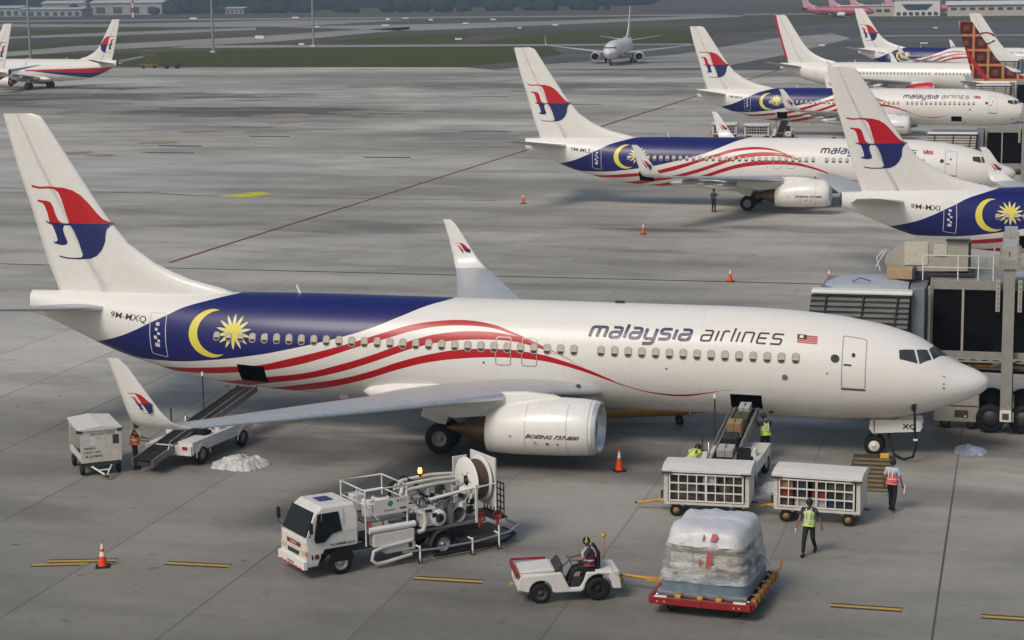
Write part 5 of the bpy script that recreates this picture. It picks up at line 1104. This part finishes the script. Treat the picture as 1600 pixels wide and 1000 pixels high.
def crumple(name,x,y,rx,ry,h,mat,label,cat,seed=1):
    m=MB(); n,k=110,34; R_=[]
    rid=lambda p:1-abs(mn.noise(p))*2.2
    for i in range(k+1):
        r=i/k; row=[]
        for j in range(n):
            a=2*pi*j/n; e=1+.42*mn.noise(Vector((cos(a)*1.7,sin(a)*1.7,seed)))+.16*mn.noise(Vector((cos(a)*6,sin(a)*6,seed+3))); X=rx*r*e*cos(a); Y=ry*r*e*sin(a)
            q=Vector((X*1.9,Y*1.9,seed)); z=h*max(0,(1-r**2))**.7*(.38+.45*max(0,rid(q))+.18*max(0,rid(q*2.1+Vector((3,1,0)))))*.8+.03*max(0,rid(q*3.5))*(1-r*.6)
            row.append(Vector((X+.06*mn.noise(q*3),Y+.06*mn.noise(q*3+Vector((9,0,0))),max(z,.012) if i<k else .005)))
        R_.append(row)
    m.loft(R_,mat,caps=False); o=m.build(name); o.location=(x,y,0); return tag(o,label,cat)
# ================================================================ placement
GP='striped airliners parked on the stands'
A=make_airliner('9M-MXQ'); place_air(A,0,0,0,'nearest airliner, navy tail with yellow crescent and star, cargo doors open','airliner',GP)
X=make_airliner('9M-MXI'); place_air(X,27.4855,51.2935,.2474,'airliner angled at right edge, only its tail and crescent in frame','airliner',GP)
B=make_airliner('9M-MLS'); place_air(B,.5087,79.8307,-.0012,'second striped airliner, parked directly behind the nearest one','airliner',GP)
Cc=make_airliner('9M-MXA'); place_air(Cc,2.4235,151.6228,-.0268,'third striped airliner, with bag cart and belt loader by its rear hold','airliner',GP)
E_=make_airliner('9M-MXC'); place_air(E_,8.5,285.5,-.208,'farthest striped airliner, tail showing above the plain white jet','airliner',GP)
D_=make_airliner('','none',WHITE); place_air(D_,2.5,220.6,-.174,'plain white airliner with red rudder edge and red engine cowling','airliner')
for o in D_.children:
    if o.name.startswith('rudder'):
        m=MB(); m.tube([(-interp(FTE,z)-.03,0,z) for z in (5.6,8,10.2,12.1)],.16,RED,8); m.build('rudder_edge',D_)
    if o.name.startswith('engine'):
        o.data=o.data.copy(); o.data.materials[0]=RED
F_=make_airliner('','none',WHITE); place_air(F_,31.7,170.8,0,'white airliner with red and brown batik patterned tail fin','airliner')
for o in F_.children:
    if o.name.split('.')[0] in('fin','rudder'): o.data.materials[0]=BATIK
G_=make_airliner('','none',WHITE); place_air(G_,31.5,226,0,'white airliner with thin swoosh emblem on its white tail fin','airliner')
m=MB(); ga=lambda r,a:(-(36.2+r*cos(a)*1.5),-(fin_y(36,9)+.03),8.6+r*sin(a)*.9)
for a0,a1,mt in ((.3,2.7,DRED),(3.5,5.6,DARK)):
    L=[Vector(ga(1.0,a0+(a1-a0)*i/10)) for i in range(11)]; R_=[Vector(ga(.78,a0+(a1-a0)*i/10)) for i in range(11)]; m.loft([L,R_],mt,closed=False,caps=False)
m.build('tail_emblem',G_)
H_=make_airliner('','none',WHITE); place_air(H_,-84.6,340.5,-1.50,'white airliner taxiing nose first towards the stands','airliner')
I_=make_airliner('','old',OLD); place_air(I_,-190,256.5,2.903,'airliner facing left at far left, red and navy line along its body','airliner')
for o in list(I_.children_recursive):
    if o.name.split('.')[0]=='winglet': bpy.data.objects.remove(o)
J_=make_airliner('','old',OLD); place_air(J_,-191.5,221,2.903,'airliner cut by the left frame edge, only part of its tail visible','airliner')
pink0=make_airliner('','none',PINK,far=True)
PKL=['leftmost pink airliner beside the far terminal','pink airliner second from left beside the far terminal','pink airliner third from left beside the far terminal','pink airliner nearest the terminal block','pink airliner at the far right beyond the terminal hall']
for o in pink0.children:
    if o.name.split('.')[0] in('fin','rudder'): o.data.materials[0]=M('pale pink fin paint',(.62,.36,.40),.5)
for k,(x,y,h) in enumerate(((-70,905,-.25),(-60,935,-.25),(-52,965,-.25),(-36,990,-.25),(46,880,-.1))):
    o=pink0 if k==0 else copy_tree(pink0); place_air(o,x,y,h,PKL[k],'airliner','pink airliners at the far terminal')
# jet bridges
jb=jet_bridge(); tag(jb,'jet bridge with black glazed tunnel and ribbed grey canopy at the nearest airliner','jet bridge','jet bridges')
for (x,y,h),lab in zip(((.51,79.83,0),(2.42,151.6,0),(2.5,220.6,-.174)),('jet bridge at the nose of the second striped airliner','jet bridge at the nose of the third striped airliner','jet bridge at the nose of the plain white airliner')):
    o=copy_tree(jb); o.location=(x,y,0); o.rotation_euler=(0,0,h); o['label']=lab
    for ch in list(o.children):
        nm=ch.name.split('.')[0]
        if nm in('air_conditioning_unit','roof_box','guard_rail','cab_roof_dome'): bpy.data.objects.remove(ch)
        elif nm=='canopy_curtain': ch.data=ch.data.copy(); ch.data.materials[0]=BRC
# carts
c0=cart_bag(); c0.location=(-8.62,-9.45,0); c0.rotation_euler=(0,0,rad(1)); tag(c0,'white caged baggage cart beside the forward belt loader','baggage cart','white caged baggage carts')
c1=copy_tree(c0); c1.location=(-5.02,-9.5,0); c1.rotation_euler=(0,0,rad(-4)); c1['label']='white caged baggage cart full of suitcases, right of the other cart'
c2=copy_tree(c0); c2.location=(-27.5,146.5,0); c2.rotation_euler=(0,0,0); c2['label']='small distant caged cart beside the third airliner\'s belt loader'
c3=copy_tree(c0); c3.location=(-31.3,147.8,0); c3['label']='distant caged cart partly behind the upright wing tip'
rnd=random.Random(9)
BN=['brown','red','black','blue','olive','tan','white','grey']
for cx,cy,n,tag_ in ((-8.62,-9.45,4,'cart beside the forward loader'),(-5.02,-9.5,8,'fuller caged cart')):
    for k in range(n):
        pass
def cart_bags(cart,items,rot):
    cx,cy=cart.location.x,cart.location.y
    for (u,lv,ci,lab) in items:
        X_=u; Y_=-.56; c,s=cos(rot),sin(rot)
        o=bag((cx+c*X_-s*Y_,cy+s*X_+c*Y_,.52+.31*lv),(.44,.2,.29),rot+rnd.uniform(-.08,.08),BAGC[ci],lab,'suitcases inside the baggage carts')
WH=['left','centre left','centre right','right']
its=[]
for u,nm in ((-1.0,'far left'),(-.5,'left'),(.05,'middle'),(.55,'right'),(1.0,'far right')):
    for lv,ln in ((0,'bottom'),(1,'middle'),(2,'top')):
        ci={('far left',2):5,('far left',1):1,('far left',0):0,('left',2):3,('left',1):2,('left',0):6,('middle',2):2,('middle',1):1,('middle',0):6,('right',2):4,('right',1):2,('right',0):3,('far right',2):0,('far right',1):7,('far right',0):2}[(nm,lv)]
        its.append((u,lv,ci,'%s suitcase, %s row at %s of the fuller cart'%(BN[ci],ln,nm)))
cart_bags(c1,its,rad(-4))
for o in c0.children:
    if o.name.startswith('inner_lining'): o.data=o.data.copy(); o.data.materials[0]=M('brown grey sacks',(.10,.085,.07),.9,var=.5,scale=6)
cart_bags(c0,[(-.45,1,7,'grey suitcase at left in the cart by the loader'),(.1,2,6,'white bag in the middle of the cart by the loader'),(.1,1,2,'black suitcase in the middle of the cart by the loader'),(.9,2,0,'brown suitcase at upper right in the cart by the loader'),(.95,1,2,'black suitcase at right in the cart by the loader')],rad(1))
cc=container(); cc.location=(-31.2,-8.0,0); cc.rotation_euler=(0,0,rad(-53)); tag(cc,'boxy white container cart with stencilled end wall, left of the rear belt loader','container cart')
# belt loaders
b0=belt_loader(); b0.location=(-28.45,-5.0,0); b0.rotation_euler=(0,0,rad(82)); tag(b0,'white belt loader reaching up to the rear hold of the nearest airliner','belt loader','white belt loaders')
b1=copy_tree(b0); b1.location=(-8.5,-5.3,0); b1.rotation_euler=(0,0,rad(88)); b1['label']='white belt loader carrying bags to the forward hold door'
b2=copy_tree(b0); b2.location=(-24.7,146.8,0); b2.rotation_euler=(0,0,rad(92)); b2['label']='small distant belt loader under the third striped airliner'
# bags riding the forward belt: belt runs from (-3.6) to (3.7) in loader space
def on_belt(u,d,mt,lab,rz=0):
    z=.55+(u+3.6)*(1.23/7.35); a=rad(88); x=u*cos(a)-.10*sin(a); y=u*sin(a)+.10*cos(a)
    o=bag((-8.5+x,-5.3+y,z+.02),d,a+rz,mt,lab,'luggage riding the forward belt',None); o.rotation_euler=(0,-.165,a+rz)
on_belt(3.3,(.6,.4,.3),BAGC[6],'whitish bag at the top of the belt inside the hold door')
on_belt(2.5,(.75,.5,.22),BAGC[4],'olive green bag near the top of the belt')
on_belt(1.25,(.5,.5,.5),BAGC[5],'tan box halfway up the forward belt')
on_belt(.45,(.65,.5,.3),BAGC[2],'black suitcase below the tan box on the belt')
on_belt(-.5,(.6,.55,.25),BAGC[6],'white suitcase near the foot of the forward belt')
# tug, dolly and load
tg=tug(); tg.location=(-10.25,-19.05,0); tg.rotation_euler=(0,0,rad(202)); tag(tg,'open white tow tractor with red front rail, driver aboard','tow tractor')
tg.location=(-10.45,-18.75,0)
dl=dolly(); dl.location=(-7.05,-18.75,0); dl.rotation_euler=(0,0,rad(-5)); tag(dl,'low red cargo dolly with yellow locks under the wrapped load','cargo dolly')
wp=wrapped_pallet(); wp.location=(-7.05,-18.7,.545); wp.rotation_euler=(0,0,rad(-5)); tag(wp,'tall cargo load wrapped in clear plastic over blue grey tarpaulin','cargo pallet')
tk=hydrant_truck(); tk.location=(-18.72,-17.9,0); tk.rotation_euler=(0,0,rad(-134)); tag(tk,'white refuelling truck with hose reel, rails and pumps behind its cab','truck')
# cones
cone(-25.42,-19.25,'tall banded cone on crossed yellow marks, front left of photo',.85,2)
cone(-12.6,-4.6,'single cone between the engine and the forward belt loader',.85,1)
cone(-15.2,40.7,'cone alone on the dark apron line behind the nearest fuselage',.85,1)
cone(-24.26,61.5,'cone in front of the second striped airliner\'s wing',.85,1)
cone(-37.3,79.2,'cone behind the tail of the second striped airliner',.85,1)
cone(-9.6,41.4,'cone half hidden just left of the jet bridge roof',.85,1)
cone(-150,232,'tiny faint cone on the far left of the apron',.9,1)
# cloth heaps
crumple('plastic_sheet',-26.15,-6.6,1.05,.85,.5,M('crumpled white film',(.52,.52,.50),.3,var=.25,scale=5,bump=1.0),'crumpled white plastic sheet on the ground by the rear belt loader','plastic sheet',1)
crumple('plastic_sheet',-7.05,-6.0,.55,.6,.22,M('clear crumpled film',(.45,.47,.5),.3,var=.2,scale=4,bump=.9),'small clear film heap between the two caged carts','plastic sheet',5)
crumple('plastic_sheet',-.6,.7,.7,.6,.35,M('blue clear film',(.22,.27,.34),.3,var=.3,scale=3,bump=.9),'bluish film heap near the bridge wheels','plastic sheet',8)
# ground power unit, hose, tow bar, chock
t=empty('ground_power_unit',(-1.15,5.0,0)); tag(t,'beige grey service box with brown panel behind the nearest nose','power unit')
m=MB(); m.prism([Vector((x,-.55,z)) for x,z in ((-.95,.28),(.75,.28),(.75,1.5),(-.35,1.5),(-.7,.75),(-.95,.5))],(0,1.1,0),BRC); m.build('body',t,bev=.03)
m=MB(); m.box((.1,-.57,.62),(.5,.03,.26),BROWN); m.box((.25,-.585,.52),(.08,.02,.06),CWHITE); m.build('panel',t)
m=MB(); m.box((0,-.56,.92),(1.4,.02,.03),DARK); m.build('seam',t)
for x in (-.5,.5):
    for y in (-.45,.45): wheel(t,(x,y,.2),(0,1,0),.2,.14,DARK)
m=MB(); m.tube([(-2.56,-1.15,2.08),(-2.52,-1.25,1.7),(-2.5,-1.3,1.1),(-2.45,-1.35,.6),(-2.55,-1.3,.2),(-2.9,-1.1,.05),(-3.25,-.8,.15),(-3.4,-.5,.5),(-3.5,-.2,.8)],.045,BLACK,10); m.box((-2.56,-1.15,2.0),(.16,.14,.28),BLACK); m.box((-2.47,-1.36,.85),(.14,.12,.06),CWHITE)
tag(m.build('power_cable'),'black cable hanging in a loop from the nearest nose','cable')
t=empty('aircraft_tow_bar',(-14.6,2.6,0),rad(14)); tag(t,'long yellow tow bar lying beyond the forward fuselage','tow bar')
m=MB(); m.tube([(0,0,.42),(3.4,0,.5)],.16,YEL,12); m.tube([(3.4,0,.5),(4.3,0,.55)],.10,YEL,10); m.build('bar',t)
m=MB(); m.lathe([(-.05,.22),(.05,.22)],(3.3,0,.5),(1,0,0),CWHITE,14); m.build('collar',t)
for x in (2.9,): wheel(t,(x,.25,.16),(0,1,0),.16,.1,DARK); wheel(t,(x,-.25,.16),(0,1,0),.16,.1,DARK)
m=MB(); m.prism([Vector((x,-.55,z)) for x,z in ((-.15,0),(.15,0),(0,.16))],(0,.3,0),YEL); o=m.build('wheel_chock'); o.location=(-3.75,-.35,0); tag(o,'yellow chock at the nose wheel of the nearest airliner','wheel chock')
o.location=(-3.98,-.72,0); o.rotation_euler=(0,0,rad(90))
# people
OPS='ramp workers'
def clip(col):
    def f(t,V,ix):
        m=MB(); p=V[ix['wrr']]; m.box(p+Vector((.07,-.04,-.14)),(.22,.02,.3),col,M=Euler((.1,.3,.5)).to_matrix()); m.build('clipboard',t)
    return f
person((-29.75,-7.8,0),rad(20),'worker in orange vest pressing controls at the foot of the rear belt loader',stand(ell=(.12,.2,1.15),elr=(.15,-.24,1.14),wrl=(.38,.16,1.1),wrr=(.42,-.2,1.06),chest=(.03,0,1.28),head=(.08,0,1.58)),SHIRTD,TROU,VESTO,None,OPS)
person((-7.75,-2.0,0),rad(120),'worker in yellow vest steadying bags beside the forward hold door',stand(ell=(.18,.22,1.25),elr=(.16,-.22,1.22),wrl=(.42,.16,1.35),wrr=(.40,-.14,1.28),chest=(.05,0,1.28),head=(.10,.02,1.58),anl=(.15,.12,.09),anr=(-.12,-.12,.09)),SHIRTD,TROU,VESTY,None,OPS)
person((-2.85,-8.1,0),rad(75),'worker in pink and red vest walking away with a clipboard',stand(ell=(-.08,.25,1.13),elr=(.0,-.27,1.12),wrl=(.0,.27,.88),wrr=(.1,-.3,.88),knl=(.16,.1,.50),anl=(.14,.1,.1),knr=(-.02,-.1,.49),anr=(-.2,-.1,.14)),SHIRTB,TROU,VESTP,None,OPS,clip(CWHITE))
person((-4.95,-13.6,0),rad(-100),'worker in yellow green vest striding past the fuller baggage cart',stand(pel=(0,0,.93),ell=(-.14,.27,1.14),elr=(.1,-.27,1.14),wrl=(-.12,.34,.90),wrr=(.26,-.32,.92),knl=(-.04,.1,.48),anl=(-.34,.1,.14),knr=(.22,-.1,.50),anr=(.30,-.1,.09),toel=(-.22,.1,.04),toer=(.46,-.1,.06)),SHIRTD,TROU,M('vest yellow green pale',(.50,.62,.22),.7),None,OPS,lambda t,V,ix:(lambda m:(m.box(V[ix['wrr']]+Vector((.05,0,-.1)),(.16,.03,.12),CWHITE),m.build('paper',t)))(MB()))
person((-21.52,75.56,0),rad(60),'lone distant worker standing under the wing of the second airliner',stand(elr=(.1,-.26,1.2),wrr=(.15,-.3,1.45)),SHIRTD,TROU,None,None,OPS)
person((-9.75,-6.2,.0),rad(75),'bent worker in bright yellow vest at the foot of the forward belt',stand(pel=(-.12,0,.86),chest=(.22,0,1.08),neck=(.40,0,1.18),head=(.52,0,1.24),shl=(.30,.19,1.16),shr=(.30,-.19,1.16),ell=(.45,.24,.92),elr=(.45,-.24,.92),wrl=(.6,.18,.78),wrr=(.6,-.18,.78),hipl=(-.12,.09,.84),hipr=(-.12,-.09,.84),knl=(.1,.12,.47),knr=(.08,-.12,.47)),VESTY,TROU,VESTY,None,OPS)
def driver():
    r=rad(202); c,s=cos(r),sin(r); bx,by=.22,.27; 
    seatJ=dict(pel=(0,0,.96),chest=(-.02,0,1.30),neck=(.0,0,1.48),head=(.05,0,1.61),shl=(.0,.19,1.42),shr=(.0,-.19,1.42),ell=(.18,.24,1.18),elr=(.18,-.24,1.18),wrl=(.42,.15,1.16),wrr=(.42,-.15,1.16),hipl=(.03,.09,.94),hipr=(.03,-.09,.94),knl=(.44,.13,.86),knr=(.44,-.13,.86),anl=(.58,.13,.50),anr=(.6,-.13,.50))
    def muffs(t,V,ix):
        m=MB(); h=V[ix['head']]
        for y in (-.1,.1): m.lathe([(-.02,.045),(.02,.045),(.03,.03)],h+Vector((0,y,0)),(0,1 if y>0 else -1,0),VESTY,12)
        m.tube([h+Vector((0,-.1,.02)),h+Vector((0,-.07,.12)),h+Vector((0,.07,.12)),h+Vector((0,.1,.02))],.012,VESTY,6); m.build('ear_defenders',t)
    person((-10.45+c*bx-s*by,-18.75+s*bx+c*by,0),r,'driver with yellow ear defenders seated on the tow tractor',seatJ,SHIRTD,TROU,M('maroon and yellow vest',(.22,.03,.06),.7),None,OPS,muffs)
driver()
# ---------------------------------------------------------------- far things
mast(-243.9,384.9,38,'leftmost tall grey light mast, beyond the far left airliner'); mast(-218,441.5,40,'middle tall grey light mast on the grass edge'); mast(-205.8,488.8,42,'rightmost and faintest of the three grey light masts')
LY=M('faded ochre lift paint',(.20,.13,.05),.6)
t=empty('scissor_lift',(-189.5,338,0),.3); t.scale=(.75,.75,.85); tag(t,'yellow scissor lift truck parked at the far grass edge','lift truck')
m=MB(); m.box((0,0,.8),(5,2,.5),LY); m.build('chassis',t)
m=MB()
for a,b in (((-1.5,1.1),(1.2,3.4)),((1.2,1.1),(-1.5,3.4))):
    for y in (-.8,.8): m.tube([(a[0],y,a[1]),(b[0],y,b[1])],.1,LY,6)
m.build('scissor_arm',t)
m=MB(); m.box((-.2,0,3.5),(3.6,2,.15),LY)
for x in (-1.9,0,1.5):
    for y in (-1,1): m.box((x,y,4.1),(.08,.08,1.1),LY)
for y in (-1,1): m.box((-.2,y,4.6),(3.6,.08,.08),LY)
m.build('platform',t)
for x in (-1.7,1.7):
    for y in (-.9,.9): wheel(t,(x,y,.45),(0,1,0),.45,.3,DARK)
t=empty('utility_cart',(-183,336,0),.2); tag(t,'small dark trailer right of the yellow lift truck','trailer'); m=MB(); m.box((0,0,.9),(4,1.6,.5),DARK); m.tube([(-2,0,1.2),(0,0,2.0),(2,0,1.2)],.1,DARK,6); m.build('body',t)
for x in (-1.2,1.2): wheel(t,(x,-.7,.4),(0,1,0),.4,.3,DARK); wheel(t,(x,.7,.4),(0,1,0),.4,.3,DARK)
# airfield signs
sg=None
SGN=[(-256.2,571.9),(-214.7,502.3),(-280.9,786.9),(-302.8,756.9),(-331.3,976.9),(-177.6,548.2),(-198.8,712.2),(-194.3,756.8),(-418.9,1036.6),(-329.9,940.5),(-251.2,816.1),(-479,1024.3),(-30.5,659.1),(-51.8,464),(-25.8,481.3),(-296.3,909.2),(-263.6,911.8)]
for k,(x,y) in enumerate(SGN):
    if sg is None:
        sg=empty('airfield_sign',(x,y,0)); tag(sg,'one of many small pale signs scattered on the far airfield','sign','small pale signs on the far airfield')
        m=MB(); m.box((0,0,.9),(3.2,.4,1.0),CWHITE); m.build('sign_panel',sg)
        for xx in (-1.6,1.6): m=MB(); m.box((xx,0,.25),(.15,.15,.5),DARK); m.build('leg',sg)
    else: o=copy_tree(sg); o.location=(x,y,0); o.scale=(y/950*(.7+.3*(k%3)),1,y/1000*(.7+.25*(k%2)))
# hangars far left
HG=M('hangar roof sheet',(.50,.51,.52),.5,var=.06,scale=.05); HW=M('hangar wall',(.33,.34,.33),.6,var=.08,scale=.05); HD=M('dark window band',(.05,.06,.07),.4)
def hall(x,y,w_,d_,h,label,rz=0,cat='building'):
    t=empty('hangar',(x,y,0),rz); tag(t,label,cat,'pale buildings along the far airfield'); m=MB(); m.box((0,0,h*.4),(w_,d_,h*.8),HW); m.build('wall',t)
    m=MB(); R_=[[Vector((sx*(w_/2+1),-d_/2-1,h*.8)),Vector((sx*(w_/2+1),0,h)),Vector((sx*(w_/2+1),d_/2+1,h*.8))] for sx in (-1,1)]; m.loft(R_,HG,smooth=False); m.build('roof',t)
    for k in range(4):
        m=MB(); m.box((-w_*.36+w_*.24*k,-d_/2-.2,h*.32),(w_*.12,.3,h*.4),HD); m.build('window',t)
hall(-728,1262,24,20,8,'leftmost pale hall beyond the airfield at far left'); hall(-700,1255,26,20,6.5,'second pale hall from the left beyond the airfield'); hall(-668,1240,24,18,6.5,'third pale hall from the left, right of the tall left mast'); hall(-700,1330,70,16,11,'long pale roof behind the other far left halls'); hall(-650,1300,58,16,11,'long white roofed hall right of the far left group')
hall(-560,1290,14,12,5,'small white hut at the edge of the trees, left of the middle mast'); hall(-600,1500,30,14,8,'faint pale shed among trees above the middle mast')
t=empty('radio_mast',(-581,1158,0)); tag(t,'thin red and white radio mast beyond the far left tail fin','mast')
for k in range(6):
    m=MB(); m.box((0,0,1.6+3.2*k),(1.4-.15*k,1.4-.15*k,3.2),RED if k%2 else CWHITE); m.build('mast_section',t)
# terminal far right
t=empty('terminal_building',(-50,928,0)); tag(t,'cream terminal block with dark trapezoid window at far upper right','building')
m=MB(); m.box((-1,6,4.3),(22,14,8.6),CWHITE); m.box((-1,6,8.9),(24,16,.6),CWHITE); m.box((-25,10,2.6),(26,12,5.2),CREAM); m.box((-25,10,5.4),(27,13,.4),CWHITE); m.build('wall',t)
m=MB(); m.prism([Vector((x,-1.35,z)) for x,z in ((-6,3.2),(3.5,3.2),(6.5,5.9),(-8.5,5.9))],(0,.3,0),M('terminal tinted glass',(.05,.07,.09),.2)); m.build('window',t)
for k in range(7):
    m=MB(); m.box((-10+3*k,-1.2,1.3),(1.8,.3,1.5),HD); m.build('window',t)
for k in range(6):
    m=MB(); m.box((-36+4*k,3.8,2.9),(2.6,.3,1.2),HD); m.build('window',t)
t=empty('terminal_hall',(0,915,0)); tag(t,'long cream terminal hall with sloping struts right of the trapezoid window block','building')
m=MB(); m.box((-8,10,2.7),(56,16,5.4),CREAM); m.box((42,12,3.2),(44,14,6.4),CREAM); m.build('wall',t)
m=MB(); R_=[[Vector((x,1,5.4)),Vector((x,10,7.2)),Vector((x,19,5.4))] for x in (-37,21)]; m.loft(R_,CWHITE,smooth=False); R_=[[Vector((x,3,6.4)),Vector((x,12,8.5)),Vector((x,21,6.4))] for x in (19,66)]; m.loft(R_,HG,smooth=False); m.build('roof',t)
for k in range(12):
    m=MB(); m.box((-33+4.4*k,1.8,3.6),(2.6,.3,1.0),HD); m.build('window',t)
for k in range(5):
    m=MB(); m.tube([(2+8*k,-2,0),(6+8*k,1,5.2)],.45,CWHITE,8); m.build('strut',t)
